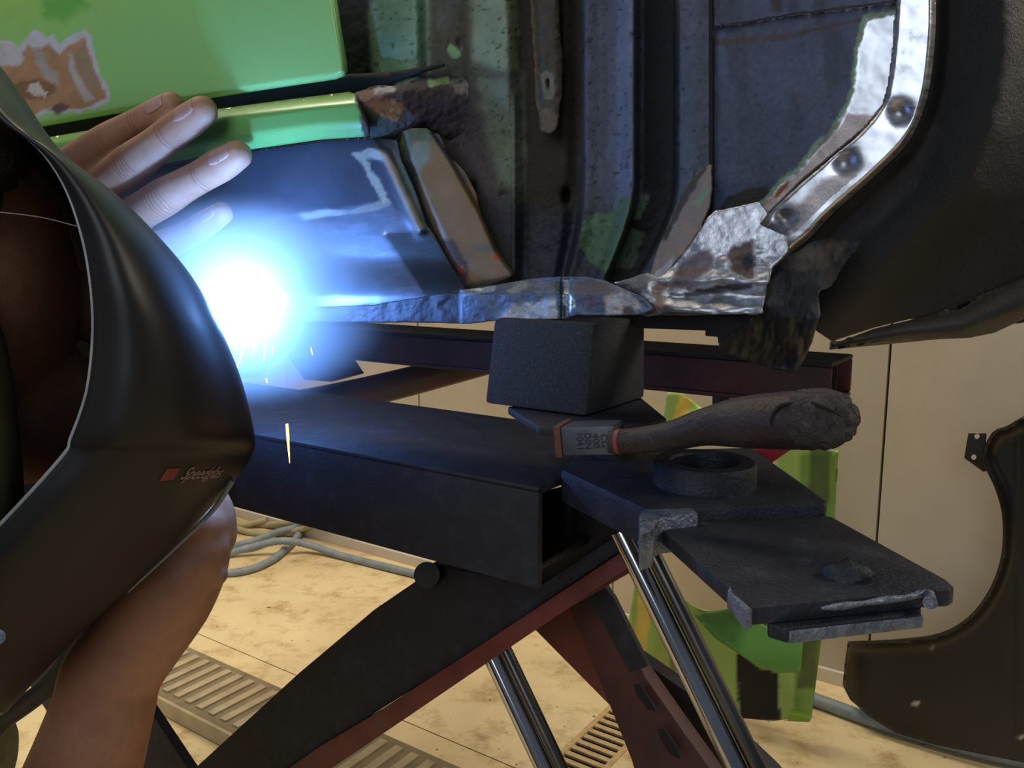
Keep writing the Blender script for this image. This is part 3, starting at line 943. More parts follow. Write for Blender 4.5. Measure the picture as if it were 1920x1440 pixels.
drip = L(lambda X, Y: 26 * (vnoise(X, Y * .22, 24, 91) - .62), (64, 62, 68), 4, 0, rough=.55, bump=.9, a=.5)
patch('splash_panel', [(1338, -90), (1690, -90), (1682, 0), (1640, 6), (1480, 26), (1338, 50)], w_sp, 3.6, UND, [drip,
    L([(1440, -90), (1470, -90), (1466, 20), (1446, 24)], (70, 64, 64), 5, 5, 20, rough=.6, bump=.8)], car, rough=.42, bmp=.8, metal=.05, var=.25, vs=40)
bare_b = [(1624, 34), (1690, 20), (1690, 420), (1420, 500), (1400, 480), (1418, 392), (1444, 372), (1462, 346), (1498, 318), (1530, 276), (1560, 250), (1586, 205), (1600, 170), (1606, 100), (1616, 60)]
patch('splash_panel', [(1338, 54), (1480, 30), (1640, 10), (1680, 4), (1674, 100), (1666, 160), (1656, 196), (1620, 240), (1560, 290), (1500, 340), (1440, 400), (1420, 432), (1415, 470), (1400, 480), (1360, 480), (1334, 430), (1338, 360)], w_sp2, 3.2, UND, [drip,
    L([(1338, 74), (1480, 62), (1640, 28), (1640, 34), (1480, 72), (1338, 88)], (78, 66, 66), 3, 3, 14, rough=.5, bump=.6),
    L([(1338, 150), (1500, 200), (1520, 300), (1420, 400), (1338, 420)], (70, 80, 98), 40, 20, 60, rough=.45, bump=.8, a=.7),
    L([(1345, 400), (1360, 372), (1400, 352), (1440, 350), (1446, 364), (1420, 384), (1380, 388), (1345, 404)], (48, 46, 46), 3, 4, 12, rough=.7, bump=.8, seed=2),
    L([(x - 5, y - 5) for x, y in bare_b], (120, 150, 116), 2, 4, 9, rough=.6, bump=.5, seed=3),
    L(bare_b, (196, 200, 210), 1.8, 3, 7, metal=.95, rough=.36, bump=.03, seed=3),
    L([(1600, 216), (1690, 214), (1690, 420), (1420, 500), (1400, 480), (1420, 392), (1462, 350), (1498, 322), (1560, 256), (1590, 212)], (160, 148, 146), 3, 4, 12, metal=.85, rough=.48, bump=.15, seed=4),  # lower bare metal, a dull grey-brown reflection put into the colour
    L([(1448, 374), (1464, 350), (1480, 338), (1476, 350), (1460, 368)], (150, 80, 40), 2, 4, 7, rough=.7, bump=.6, seed=5),
], car, rough=.42, bmp=.8, metal=.05, var=.25, vs=40)
# bright wheel-arch flange ----------------------------------------------------
arch_l = smooth_line([(1682, -90), (1682, 0), (1674, 100), (1666, 160), (1654, 200), (1610, 252), (1560, 295), (1500, 345), (1445, 398), (1422, 430), (1412, 480)], 4)
arch_r = smooth_line([(1752, -90), (1755, 0), (1752, 90), (1738, 185), (1706, 262), (1660, 312), (1610, 358), (1560, 402), (1520, 445), (1484, 474), (1452, 502)], 4)


def arch_v(X, Y):
    dl = -sdist(X, Y, arch_l, False); dr_ = -sdist(X, Y, arch_r, False)
    return dl / (dl + dr_ + 1e-6)


def w_arch(X, Y):
    v = arch_v(X, Y)
    w = -.025 + .001 * sstep(0, .08, v) - .012 * np.clip((v - .82) / .18, 0, 1) ** 2
    for cx, cy, r in ((1686, 212, 20), (1584, 306, 20), (1472, 412, 16)):
        q = ((X - cx) / r) ** 2 + ((Y - cy) / r) ** 2
        w = w - .0030 * np.exp(-q)
    return w + .0005 * fbm(X, Y, 40, 3, 2)


patch('wheel_arch_flange', [tuple(p) for p in arch_l] + [tuple(p) for p in arch_r[::-1]], w_arch, 2.8, (206, 210, 220), [
    L(lambda X, Y: (arch_v(X, Y) - .2) * 60 * ((arch_v(X, Y) < .7)) * (Y > 330) - 5, (150, 138, 136), 5, 6, 14, metal=.8, rough=.45, bump=.2, a=.8),  # dull grey-brown reflection painted over the lower strip
    L([(1440, 420), (1470, 410), (1480, 440), (1450, 460), (1430, 450)], (110, 110, 120), 5, 6, 9, metal=.8, rough=.4, bump=.6, seed=3),
    L([(1662, 196), (1700, 196), (1708, 225), (1680, 240), (1664, 222)], (120, 116, 116), 6, 4, 9, metal=.8, rough=.4, bump=.3, seed=4, a=.6),
    L([(1562, 290), (1602, 288), (1608, 318), (1580, 330), (1562, 316)], (120, 116, 120), 6, 4, 9, metal=.8, rough=.4, bump=.3, seed=5, a=.6),
], car, thick=.002, metal=.95, rough=.30, bmp=.03, var=.12, vs=30, extra=brushed)
# dark wheelhouse to the right -----------------------------------------------
def w_dark(X, Y):
    d = -sdist(X, Y, arch_r, False)
    return -.044 - .06 * sstep(0, 480, d) - .012 * sstep(0, 30, d) + .004 * fbm(X, Y, 120, 3) + .010 * np.exp(-((d - 130) / 60) ** 2)


patch('wheelhouse_liner', [(1750, -90), (2120, -90), (2120, 470), (1990, 500), (1920, 520), (1760, 585), (1640, 614), (1560, 640), (1500, 600), (1440, 560), (1440, 500), (1484, 474), (1520, 445), (1560, 402), (1610, 358), (1660, 312), (1706, 262), (1738, 185), (1752, 90), (1755, 0)], w_dark, 7, (17, 18, 22), [
    L([(1500, 470), (1580, 400), (1700, 300), (1740, 220), (1760, 240), (1720, 340), (1620, 440), (1560, 470)], (46, 46, 50), 14, 14, 40, rough=.5, bump=.7),
], car, rough=.5, bmp=.8, var=.35, vs=70, thick=.003)


def w_lobe(X, Y):
    c = np.interp(X, [1560, 1700, 1800, 1920, 2120], [648, 622, 612, 560, 460])
    h = np.interp(X, [1560, 1700, 1920, 2120], [10, 20, 44, 60])
    v = np.clip(np.abs(Y - c) / h, 0, 1)
    return -.085 - .02 * sstep(1560, 2000, X) - .03 * (1 - np.sqrt(1 - v * v * .98))


patch('wheelhouse_lip', [(1555, 656), (1570, 642), (1640, 616), (1740, 592), (1800, 570), (1920, 516), (2120, 400), (2120, 520), (1990, 570), (1920, 598), (1865, 624), (1815, 634), (1760, 636), (1700, 642)], w_lobe, 6, (26, 24, 27), [], car, rough=.45, bmp=.6, thick=.004)
# torn undercoating flap -------------------------------------------------------
def w_flap(X, Y):
    return -.020 + .010 * fbm(X, Y * .5, 22, 8, 3) + .008 * sstep(440, 600, Y) - .03 * sstep(590, 700, Y) - .02 * sstep(1520, 1600, X)


patch('torn_undercoating', [(1450, 498), (1480, 478), (1530, 452), (1570, 446), (1610, 452), (1580, 500), (1560, 535), (1534, 548), (1537, 590), (1524, 640), (1500, 690), (1480, 698), (1440, 690), (1380, 668), (1346, 655), (1350, 640), (1400, 612), (1428, 588), (1438, 540)], w_flap, 3.2, (40, 41, 45), [
    L([(1455, 490), (1540, 455), (1590, 455), (1560, 500), (1480, 510)], (84, 80, 76), 5, 8, 10, rough=.7, bump=.9),
    L([(1430, 600), (1520, 590), (1530, 620), (1490, 694), (1350, 660)], (36, 38, 44), 5, 6, 14, rough=.4, bump=.5, seed=1),
    L([(1440, 520), (1470, 510), (1466, 570), (1440, 575)], (70, 70, 74), 5, 8, 9, rough=.6, bump=.9, seed=2),
    L([(1537, 545), (1538, 600), (1520, 650), (1490, 694)], (92, 96, 104), 1.5, 1, 9, rough=.5, line=1.5),
], car, thick=.0015, jit=3, rough=.6, bmp=.9, var=.35, vs=14)
# rail under the car, then unseen body bulk added to stop light from above
cprism('floor_rail', [(1060, 590), (1445, 588), (1440, 640), (1346, 644), (1345, 632), (1322, 630), (1322, 620), (1208, 616), (1100, 604)], -.03, .02, M['beam_dark'], car, .0005)
sA, nA_ = sn(C(-300, 560, -.1)); sB, nB_ = sn(C(1900, 560, -.1))
boxw('underbody_light_block', car_frame((sA + sB) / 2, -.60, 1.10), AX * ((sB - sA) / 2), NX * .36, UP * .11, M['beam_dark'], car, .004)
boxw('bulkhead_light_block', car_frame((sA + sB) / 2, -.23, 1.32), AX * ((sB - sA) / 2), NX * .012, UP * .36, M['beam_dark'], car, .004)

# =================================================================== SCISSOR LIFT
lift = empty('scissor_lift', car_frame(.2, -.1, 0), 'dark red scissor lift with box beam, crossed arms and bright rods', 'car lift')
zB = C(900, 893, .02)[2]
sE, _ = sn(C(1010, 905, .02))
sL = sE - 1.3
zBot = C(1010, 1106, .02)[2]
t_ = .004


def beam_wall(name, s0, s1, n0, n1, z0, z1, mat, par=None):
    return boxw(name, car_frame((s0 + s1) / 2, (n0 + n1) / 2, (z0 + z1) / 2), AX * ((s1 - s0) / 2), NX * ((n1 - n0) / 2), UP * ((z1 - z0) / 2), mat, par or lift, .0012)


beam_wall('beam_side_plate', sL, sE, .02 - t_, .02, zBot, zB - .0005, M['beam'])
beam_wall('beam_top_plate', sL, sE, -.11, .02, zB - t_, zB, M['beam'])
beam_wall('beam_side_plate', sL, sE - .03, -.11, -.106, zBot + .012, zB - t_, M['beam_dark'])
beam_wall('beam_bottom_plate', sL, sE - .012, -.106, .016, zBot, zBot + t_, M['beam_dark'])
# inner gusset ribs seen in the open end
for sg, nn in ((-.020, -.055), (-.014, -.075)):
    beam_wall('rib', sE + sg - .004, sE + sg, nn, nn + .012, zBot + t_, zB - t_, M['steel_dark'])
# far beam of the lift: rectangular tube with open end
fs, _ = sn(C(1560, 685, -.16))
zt = C(1560, 690, -.16)[2]; zb = C(1560, 757, -.16)[2]
beam_wall('far_beam_side_plate', fs - 1.9, fs, -.163, -.16, zb, zt, M['maroon'])
beam_wall('far_beam_side_plate', fs - 1.9, fs + .0, -.213, -.210, zb, zt, M['red'])
beam_wall('far_beam_top_plate', fs - 1.9, fs, -.213, -.16, zt, zt + .003, M['beam'])
beam_wall('far_beam_bottom_plate', fs - 1.9, fs, -.213, -.16, zb - .003, zb, M['maroon'])
beam_wall('beam_divider', fs - .3, fs - .001, -.180, -.178, zb, zt, M['beam'])
tube('bolt', [C(1353, 742, -.17), C(1353, 766, -.17)], .006, M['steel_dark'], lift, 6)
# slanting tube and struts seen behind the arc
tube('cross_tube', [C(330, 800, -.30), C(640, 745, -.30), C(1000, 655, -.26)], [.020, .017, .011], M['maroon'], lift, 12)
cprism('strut', [(530, 655), (575, 625), (640, 655), (672, 702), (620, 716), (570, 712)], -.34, .01, M['maroon'], lift)
cprism('strut', [(400, 640), (540, 640), (478, 708), (400, 712)], -.34, .01, M['beam_dark'], lift)

# near arm going down left
armw = -.045
cprism('scissor_arm', [(790, 1068), (806, 1058), (1012, 1098), (1160, 1000), (1176, 1012), (1165, 1032), (885, 1222), (600, 1402), (480, 1480), (460, 1500), (300, 1500), (560, 1262), (700, 1144), (782, 1088)], armw, .012, M['beam'], lift, .001)
cprism('arm_flange', [(1172, 1030), (1190, 1040), (1196, 1052), (900, 1252), (700, 1388), (540, 1496), (470, 1490), (600, 1399), (700, 1340), (885, 1220)], armw + .004, .012, M['red'], lift, .001)
cprism('arm_flange_lip', [(1190, 1050), (1202, 1062), (940, 1214), (930, 1196)], armw - .01, .012, M['red'], lift, .001)
cprism('arm_brace', [(1168, 1010), (1176, 1060), (1140, 1092), (1090, 1110), (1070, 1090)], armw - .02, .012, M['beam'], lift, .001)
cprism('gusset_backing', [(985, 930), (1150, 890), (1210, 990), (1176, 1024), (1012, 1104)], -.052, .004, M['beam_dark'], lift, .001)  # added dark sheet, stands for the shaded interior behind the beam end
cprism('red_bracket', [(1380, 846), (1490, 838), (1424, 884), (1396, 882)], -.10, .006, M['brightred'], lift, .0005)
tube('pivot_pin', [C(800, 1078, -.03), C(800, 1078, -.10)], .008, M['beam_dark'], lift, 18)
# arm going down right
cprism('scissor_arm', [(1000, 1178), (1060, 1110), (1140, 1200), (1240, 1440), (1260, 1500), (1205, 1500), (1160, 1340)], -.13, .01, M['red'], lift)
cprism('scissor_arm', [(1046, 1092), (1092, 1070), (1116, 1090), (1160, 1170), (1210, 1270), (1280, 1370), (1330, 1440), (1370, 1500), (1215, 1500), (1190, 1440), (1130, 1290)], -.10, .012, M['maroon'], lift)
cprism('arm_top_face', [(1080, 1080), (1110, 1072), (1150, 1120), (1215, 1250), (1180, 1262), (1130, 1170)], -.088, .004, M['beam'], lift)
cprism('scissor_arm', [(1178, 1222), (1205, 1240), (1300, 1306), (1450, 1450), (1490, 1500), (1360, 1500), (1300, 1400), (1230, 1300)], -.14, .012, M['beam'], lift)
for q in ([(1188, 1284), (1200, 1284), (1222, 1318), (1232, 1336), (1214, 1330), (1192, 1300)], [(1232, 1368), (1246, 1368), (1270, 1402), (1276, 1424), (1256, 1414), (1238, 1386)]):
    cprism('slot', q, -.0875, .001, M['black'], lift, 0)
# arm bottom left
cprism('scissor_arm', [(-30, 1150), (160, 1150), (352, 1440), (400, 1510), (200, 1510)], -.20, .012, M['beam'], lift)


def cyl(name, a, b, w, r):
    """one ram: two bright rods side by side in a dark carrier"""
    p, q = C(*a, w), C(*b, w)
    d = (q - p) / np.linalg.norm(q - p)
    side = np.cross(d, NX); side /= np.linalg.norm(side)
    if side[0] < 0: side = -side
    tube(name, [p - side * r * .8, q - side * r * .8], r, M['chrome'], lift, 20, 1)
    tube(name, [p + side * r * .95 - NX * r * .5, q + side * r * .95 - NX * r * .5], r * .72, M['chrome_dark'], lift, 20, 1)


cyl('hydraulic_rod', (917, 1196), (1060, 1500), -.07, .0060)
cyl('hydraulic_rod', (1176, 990), (1426, 1500), -.03, .0056)

# sleeve, sliding plate, collar
zS = zB + .004
zprism('pad_plate', [(952, 762), (1190, 735), (1250, 784), (1160, 806), (1010, 800)], C(908, 757, .012)[2] - .0005, .004, M['beam'], lift, .001)
pdc = Z(1160, 744, C(908, 757, .012)[2])
tube('pad_pedestal', [pdc - UP * .003, pdc - UP * (pdc[2] - zB)], .013, M['beam_dark'], lift, 24, 1)
sleeve = zprism('sleeve', [(1052, 880), (1090, 846), (1410, 838), (1552, 938), (1548, 944), (1212, 954)], zS, .017, M['steel_dark'], lift, .002)
zprism('sleeve_worn_lip', [(1198, 962), (1208, 952), (1296, 946), (1310, 962), (1240, 970), (1228, 976), (1226, 990), (1200, 1000)], zS - .0005, .016, M['steel_worn'], lift, .0015)
slider = zprism('sliding_plate', [(1226, 980), (1250, 972), (1500, 962), (1560, 968), (1775, 1086), (1790, 1100), (1780, 1106), (1745, 1107), (1410, 1140), (1370, 1106)], zS - .006, .0062, M['steel_dark'], lift, .0012)
zprism('lower_plate', [(1440, 1168), (1476, 1179), (1728, 1151), (1726, 1128), (1440, 1150)], zS - .0123, .0050, M['steel_dark'], lift, .0008)
zprism('front_lip', [(1480, 1184), (1732, 1155), (1732, 1150), (1476, 1178)], zS - .0130, .0044, M['steel_worn'], lift, .0008)
zprism('worn_edge', [(1364, 1106), (1370, 1094), (1374, 1108), (1412, 1142), (1402, 1150)], zS - .0055, .0066, M['steel_worn'], lift, .0008)
tube('weld_bead', [Z(x, y, zS - .0072) for x, y in [(1540, 1141), (1580, 1136), (1620, 1131), (1660, 1125), (1700, 1120), (1738, 1112), (1744, 1130)]], [.0006, .0013, .0009, .0014, .0011, .0016, .0024], M['steel_worn'], lift, 8, 5)
# lump of slag on the plate
bm = bmesh.new()
bmesh.ops.create_icosphere(bm, subdivisions=3, radius=1)
cc = Z(1588, 1082, zS - .006)
for v in bm.verts:
    n = fbm(np.array([v.co.x * 40 + 100]), np.array([v.co.y * 40 + v.co.z * 30]), 18, 4)[0]
    k = 1 + .9 * n
    v.co = Vector(cc) + Vector((v.co.x * .0085 * k, v.co.y * .006 * k, max(v.co.z, -.2) * .0055 * k))
me = bpy.data.meshes.new('weld_slag'); bm.to_mesh(me); bm.free()
link('weld_slag', me, M['steel_dark'], lift)


def ring(name, c, ro, ri, h, mat, parent, seg=40):
    prof = [(ri, 0), (ro, 0), (ro, h * .85), (ro - .001, h), (ri + .001, h), (ri, h * .9)]
    vs = []; fs_ = []
    for s in range(seg):
        an = 2 * math.pi * s / seg
        for r, z in prof: vs.append(np.array(c) + np.array([r * math.cos(an), r * math.sin(an), z]))
    k = len(prof)
    for s in range(seg):
        for j in range(k): fs_.append([s * k + j, ((s + 1) % seg) * k + j, ((s + 1) % seg) * k + (j + 1) % k, s * k + (j + 1) % k])
    return mesh_from(name, vs, fs_, mat, parent, auto=35)


rc = Z(1320, 906, zS)
ring('collar', rc, .0235, .0150, .011, M['steel_dark'], lift)

# =================================================================== LIFT BLOCK
bw = .012
zb0 = C(908, 757, bw)[2]
bot = [Z(908, 757, zb0), Z(1131, 771, zb0)]
d_ = bot[1] - bot[0]
e1 = AX * (d_ @ AX)
bot[1] = bot[0] + e1
depth_v = -NX * .062
zt0 = C(1000, 600, bw - .004)[2]
tl, tr = C(926, 604, bw - .003), C(1114, 600, bw - .003)
tl[2] = tr[2] = zt0
vs = [bot[0], bot[1], bot[1] + depth_v, bot[0] + depth_v, tl, tr, tr + depth_v * .86, tl + depth_v * .86]
blk = mesh_from('lifting_block', vs, [[0, 1, 2, 3], [4, 5, 6, 7], [0, 1, 5, 4], [1, 2, 6, 5], [2, 3, 7, 6], [3, 0, 4, 7]], M['rubber'], None, bevel=.0025)
tag(blk, 'dark tapered rubber block wedged between lift pad and the car sill flange', 'block')

# =================================================================== HAMMER
ham = empty('hammer', P(1100, 860, .335), 'old hammer with worn wooden handle lying on the lift sleeve, stamped head', 'hammer')
hl = P(1052, 828, .352); hr = P(1152, 826, .343)
hd = hr - hl; hlen = np.linalg.norm(hd); hd /= hlen
hup = UP - hd * (UP @ hd); hup /= np.linalg.norm(hup)
hn = np.cross(hd, hup)
if hn[1] > 0: hn = -hn
hh = .0062
boxw('head', (hl + hr) / 2 - hn * .008, hd * (hlen / 2), hup * hh, hn * .008, M['steel_mid'], ham, .0008)
boxw('striking_face', hl - hd * .0012 - hn * .008, hd * .0016, hup * hh * 1.12, hn * .0092, M['rust'], ham, .0006)
tc = bpy.data.curves.new('stamped_lettering', 'FONT')
tc.body = 'CG\n400\nDIN\n1041'
tc.size = .0042; tc.extrude = .00015; tc.space_line = .86
tc.align_x = 'CENTER'; tc.align_y = 'CENTER'
to = text_mesh('stamped_lettering', tc, M['ink'], ham)
R = Matrix((tuple(-hup), tuple(hd), tuple(hn))).transposed().to_4x4()      # text runs downward, lines go from right to left
R.translation = Vector((hl + hr) / 2 + hn * .0001 + hd * .002) - ham.location
to.matrix_local = R
hpts = [(1140, 828, .343, 21), (1160, 828, .342, 24), (1200, 825, .338, 25), (1260, 817, .330, 29), (1320, 801, .322, 36), (1390, 792, .312, 49), (1460, 789, .302, 55), (1510, 787, .295, 57), (1550, 786, .290, 56)]
tube('handle', [P(x, y, d) for x, y, d, r in hpts], [r * d / FPX for x, y, d, r in hpts], M['handle'], ham, 24, 5)
epts = [(1500, 787, .296, 57.5), (1540, 786, .291, 57), (1565, 785, .288, 53), (1584, 784, .2855, 42), (1594, 783, .284, 30), (1600, 783, .283, 14)]
ho = tube('handle_end', [P(x, y, d) for x, y, d, r in epts], [r * d / FPX for x, y, d, r in epts], M['handle_end'], ham, 32, 6)
for v in ho.data.vertices:
    n = fbm(np.array([v.co.z * 9000]), np.array([v.co.x * 9000 + v.co.y * 5000]), 24, 3, 3)[0]
    d = (v.co - Vector(P(1550, 787, .288))).normalized()
    v.co += d * (n * .004)
tube('crack', [P(x, y, d) for x, y, d in [(1448, 800, .2905), (1446, 782, .2905), (1462, 762, .2915), (1485, 756, .2900), (1510, 752, .2880), (1535, 760, .2830), (1556, 768, .2800), (1580, 782, .2780)]], [.0002, .0007, .0009, .0006, .0009, .0008, .0006, .0003], M['black'], ham, 8, 5)
tube('red_ring', [P(1158, 828, .342), P(1166, 828, .341)], [24.4 * .342 / FPX, 24.8 * .341 / FPX], M['redpaint_dot'], ham, 24, 1)
boxw('paint_chip', P(1473, 795, .2925), (.0018, 0, .0006), (0, .0006, .002), (0, .0008, 0), M['redpaint_dot'], ham, .0004)

# =================================================================== BACKGROUND FENDERS
# green fender, stood on its end against the wall
gbase = Z(1380, 1352, 0)
goff = (gbase - WALLP) @ NX
G = lambda X, Y, w=0: W(X, Y, goff + w)
gf = empty('car_fender', gbase, 'green fender with yellow stripe standing on end against the wall', 'car fender', )
hole = [(1335 + 108 * math.cos(a) + (0 if math.cos(a) < 0 else 10) * math.cos(a), 965 + 182 * math.sin(a)) for a in np.linspace(0, 2 * math.pi, 48, endpoint=False)]


def w_gf(X, Y):
    q = sdist(X, Y, hole)
    return .03 * np.exp(-((X - 1190) / 60) ** 2) - .05 * sstep(1480, 1580, X) + .04 * np.clip(1 + q / 30, 0, 1) ** 2 * .6 + .02 * sstep(0, 1, (1300 - X) / 200)


gout = [(1252, 736), (1276, 736), (1330, 775), (1440, 822), (1572, 845), (1566, 960), (1540, 1200), (1522, 1343), (1450, 1352), (1386, 1346), (1330, 1334), (1250, 1316), (1168, 1268), (1176, 1180), (1196, 1060), (1222, 900)]
patch('outer_panel', gout, w_gf, 6, (158, 192, 104), [
    L([(1276, 740), (1300, 752), (1262, 840), (1236, 1000), (1216, 1180), (1206, 1290), (1184, 1284), (1196, 1120), (1220, 960), (1250, 820)], (226, 200, 96), 2, 0, 20, rough=.35, bump=.05),
    L([(1225, 1180), (1250, 1180), (1245, 1300), (1222, 1296)], (160, 176, 60), 4, 2, 20, rough=.35, bump=.05, a=.5),
    L([(1258, 1180), (1270, 1180), (1272, 1308), (1252, 1306)], (104, 100, 60), 3, 4, 12, rough=.6, bump=.4, a=.7),
    L([(1380, 1226), (1400, 1224), (1420, 1250), (1460, 1262), (1462, 1352), (1386, 1350)], (38, 34, 30), 2, 4, 12, rough=.85, bump=.8),
    L([(1500, 850), (1580, 850), (1540, 1345), (1488, 1345)], (92, 130, 50), 4, 2, 20, rough=.35, bump=.05, a=.8, seed=3),
    L([(1518, 840), (1560, 840), (1530, 1290), (1496, 1290)], (56, 66, 36), 3, 3, 20, rough=.4, bump=.2, a=.8, seed=3),
], gf, plane=G, thick=.002, holes=[hole], rough=.28, bmp=.05, var=.08)


def w_gi(X, Y): return .02 + .07 * sstep(1140, 1230, Y) * 0 + .05 * (1 - sstep(1130, 1260, Y))


patch('inner_arch', [(1300, 1152), (1372, 1140), (1440, 1176), (1506, 1200), (1500, 1260), (1462, 1262), (1420, 1250), (1385, 1226), (1340, 1196)], lambda X, Y: .03 + .02 * sstep(1150, 1250, Y), 6, (100, 156, 80), [
    L([(1300, 1152), (1372, 1140), (1400, 1160), (1380, 1215), (1340, 1196)], (64, 112, 50), 14, 5, 20, rough=.4)], gf, plane=G, thick=.002, rough=.3, bmp=.05, var=.08)
prism('foot_lip', [G(1485, 1330, .02), G(1523, 1338, .02), G(1523, 1346, .02), G(1480, 1344, .02)], NX * .02, mottled('green_lip', [(.3, (110, 150, 50)), (.7, (130, 170, 60))], 20, .4, 0, 0), gf, .001)
# black fender on the right
bbase = Z(1700, 1395, 0)
boff = (bbase - WALLP) @ NX
K = lambda X, Y, w=0: W(X, Y, boff + w)
bf = empty('car_fender', bbase, 'black fender with round wheel arch cutout leaning by the wall', 'car fender')
bout = smooth_line([(1905, 790), (1888, 800), (1862, 812), (1844, 858), (1866, 912), (1880, 960), (1882, 1020), (1872, 1070), (1850, 1118), (1815, 1160), (1765, 1188), (1700, 1198), (1640, 1202), (1590, 1204)], 3)
bo = [tuple(p) for p in bout] + [(1584, 1240), (1580, 1285), (1594, 1312), (1630, 1344), (1680, 1375), (1760, 1398), (1920, 1430), (2150, 1490), (2150, 640), (2000, 730)]
bl = [tuple(p) for p in bout]


def w_bf(X, Y):
    q = -sdist(X, Y, bl, False)
    return .035 * np.clip(1 - q / 26, 0, 1) ** 2 - .03 * np.clip((1630 - X) / 50, 0, 1) ** 2 - .02 * sstep(1880, 2000, X) + .012 * sstep(1180, 1420, Y) + .004 * np.exp(-((X - 1912 + (Y - 1100) * .0) / 6) ** 2)


patch('outer_panel', bo, w_bf, 7, (17, 17, 17), [
    L([(1590, 1210), (1640, 1206), (1700, 1260), (1640, 1330), (1590, 1300)], (34, 33, 30), 20, 8, 30, rough=.5, bump=.2, a=.6),
    L([(1716, 1310), (1722, 1318), (1718, 1328), (1712, 1320)], (190, 186, 170), 1.5, 0),
    L([(1912, 1375), (1918, 1380), (1914, 1386), (1908, 1380)], (190, 186, 170), 1.5, 0),
    L([(1744, 1214), (1750, 1214), (1750, 1220), (1744, 1220)], (170, 166, 150), 1.5, 0),
], bf, plane=K, thick=.002, rough=.30, bmp=.12, var=.3, vs=70)
br = prism('bracket', [K(x, y, .02) for x, y in [(1816, 812), (1850, 812), (1848, 852), (1860, 880), (1844, 884), (1808, 858), (1812, 834)]], NX * .004, M['beam_dark'], bf, .001)
for x, y in ((1832, 818), (1826, 857)):
    prism('bolt_hole', [K(x + 5 * math.cos(a), y + 5 * math.sin(a), .0255) for a in np.linspace(0, 6.283, 10, endpoint=False)], NX * .0006, M['wall'], br, 0)

# =================================================================== HOSES AND FLOOR THINGS
def H(x, y, z):
    p = Z(x, y, z)
    if sn(p)[1] < wall_n + .03:
        p = W(x, y, .03)
    return p


def fl_pts(l, z=.012): return [Z(x, y, z) for x, y in l]


h1 = tube('ribbed_hose', fl_pts([(1490, 1300), (1540, 1316), (1640, 1352), (1760, 1388), (1860, 1414), (1960, 1434), (2100, 1470)], .016), .0155, M['hose'], None, 12, 8, ribs=.008)
tag(h1, 'grey ribbed hose lying on the floor under the black fender', 'hose')
h2 = tube('air_hose', [H(x, y, z) for x, y, z in [(180, 1075, .012), (300, 1062, .012), (410, 1042, .012), (470, 1026, .03), (530, 1014, .05), (580, 1022, .03), (640, 1042, .012), (720, 1062, .012), (800, 1082, .012), (900, 1110, .012), (1000, 1135, .012)]], .013, M['hose'], None, 12, 6, ribs=.016)
tag(h2, 'blue-grey hose running right from the coil past the lift arm', 'hose')
h3 = tube('air_hose', [H(x, y, z) for x, y, z in [(200, 1020, .012), (330, 1060, .012), (400, 1074, .012), (460, 1070, .012), (510, 1050, .012), (545, 1020, .012), (562, 998, .012), (566, 975, .02), (540, 950, .012)]], .013, M['hose'], None, 12, 6, ribs=.016)
tag(h3, 'blue-grey hose looping up under the crossing hose, nearest turn of the coil', 'hose')
h4 = tube('air_hose', [H(x, y, z) for x, y, z in [(180, 1050, .012), (300, 1045, .012), (410, 1030, .012), (470, 1016, .035), (520, 998, .03), (560, 985, .012), (600, 950, .012)]], .013, M['hose'], None, 12, 6, ribs=.016)
tag(h4, 'hose in the coil rising to the beam, just behind the crossing hose', 'hose')
M['hose_b'] = mottled('beige_hose', [(.3, (150, 140, 108)), (.7, (176, 162, 124))], 30, .6, 0, .2)
for k, (pts_, lab) in enumerate([
    ([(200, 985, .012), (330, 978, .012), (430, 978, .012), (500, 984, .012), (600, 972, .02), (660, 950, .012)], 'beige dusty hose, straight turn across the far side of the coil'),
    ([(440, 990, .012), (470, 998, .012), (520, 1000, .012), (570, 990, .012), (610, 975, .012)], 'beige dusty hose, short curve below the straight turn'),
    ([(200, 940, .03), (330, 944, .035), (410, 955, .03), (432, 966, .03), (450, 984, .012), (500, 975, .03)], 'beige dusty hose end bent over the rear of the coil')]):
    o = tube('air_hose', [H(x, y, z) for x, y, z in pts_], .012, M['hose_b'], None, 12, 6, ribs=.016)
    tag(o, lab, 'hose')
# ridged aluminium ramp plate
rp = empty('ramp_plate', Z(300, 1320, 0), 'low ridged metal ramp plate on the floor below the lift', 'ramp')
zr = .035
sa, na = sn(Z(290, 1312, zr)); _, nb = sn(Z(520, 1300, zr))
_, na = sn(Z(435, 1376, zr)); _, nb = sn(Z(400, 1232, zr))
s0r, s1r = sa - .25, sa + 1.25
beam_c = car_frame((s0r + s1r) / 2, (na + nb) / 2, zr / 2 + .004)
boxw('plate', beam_c, AX * ((s1r - s0r) / 2), NX * ((na - nb) / 2), UP * (zr / 2 - .006), M['plate_base'], rp, .002)
nr = 36
for i in range(nr):
    sx = s0r + .03 + (s1r - s0r - .06) * i / (nr - 1)
    boxw('ridge', car_frame(sx, (na + nb) / 2, zr - .002), AX * .010, NX * ((na - nb) / 2 - .02), UP * .0048, M['plate'], rp, .0015)
boxw('ramp_edge', car_frame((s0r + s1r) / 2, na + .004, zr / 2 + .002), AX * ((s1r - s0r) / 2), NX * .004, UP * (zr / 2), M['plate'], rp, .001)
tag(prism('wood_splinter', [Z(x, y, .004) for x, y in [(350, 1238), (358, 1232), (374, 1225), (372, 1231), (360, 1238)]], (0, 0, .003), M['handle'], None, .0005), 'small dark splinter lying on the cream floor above the ramp', 'debris')

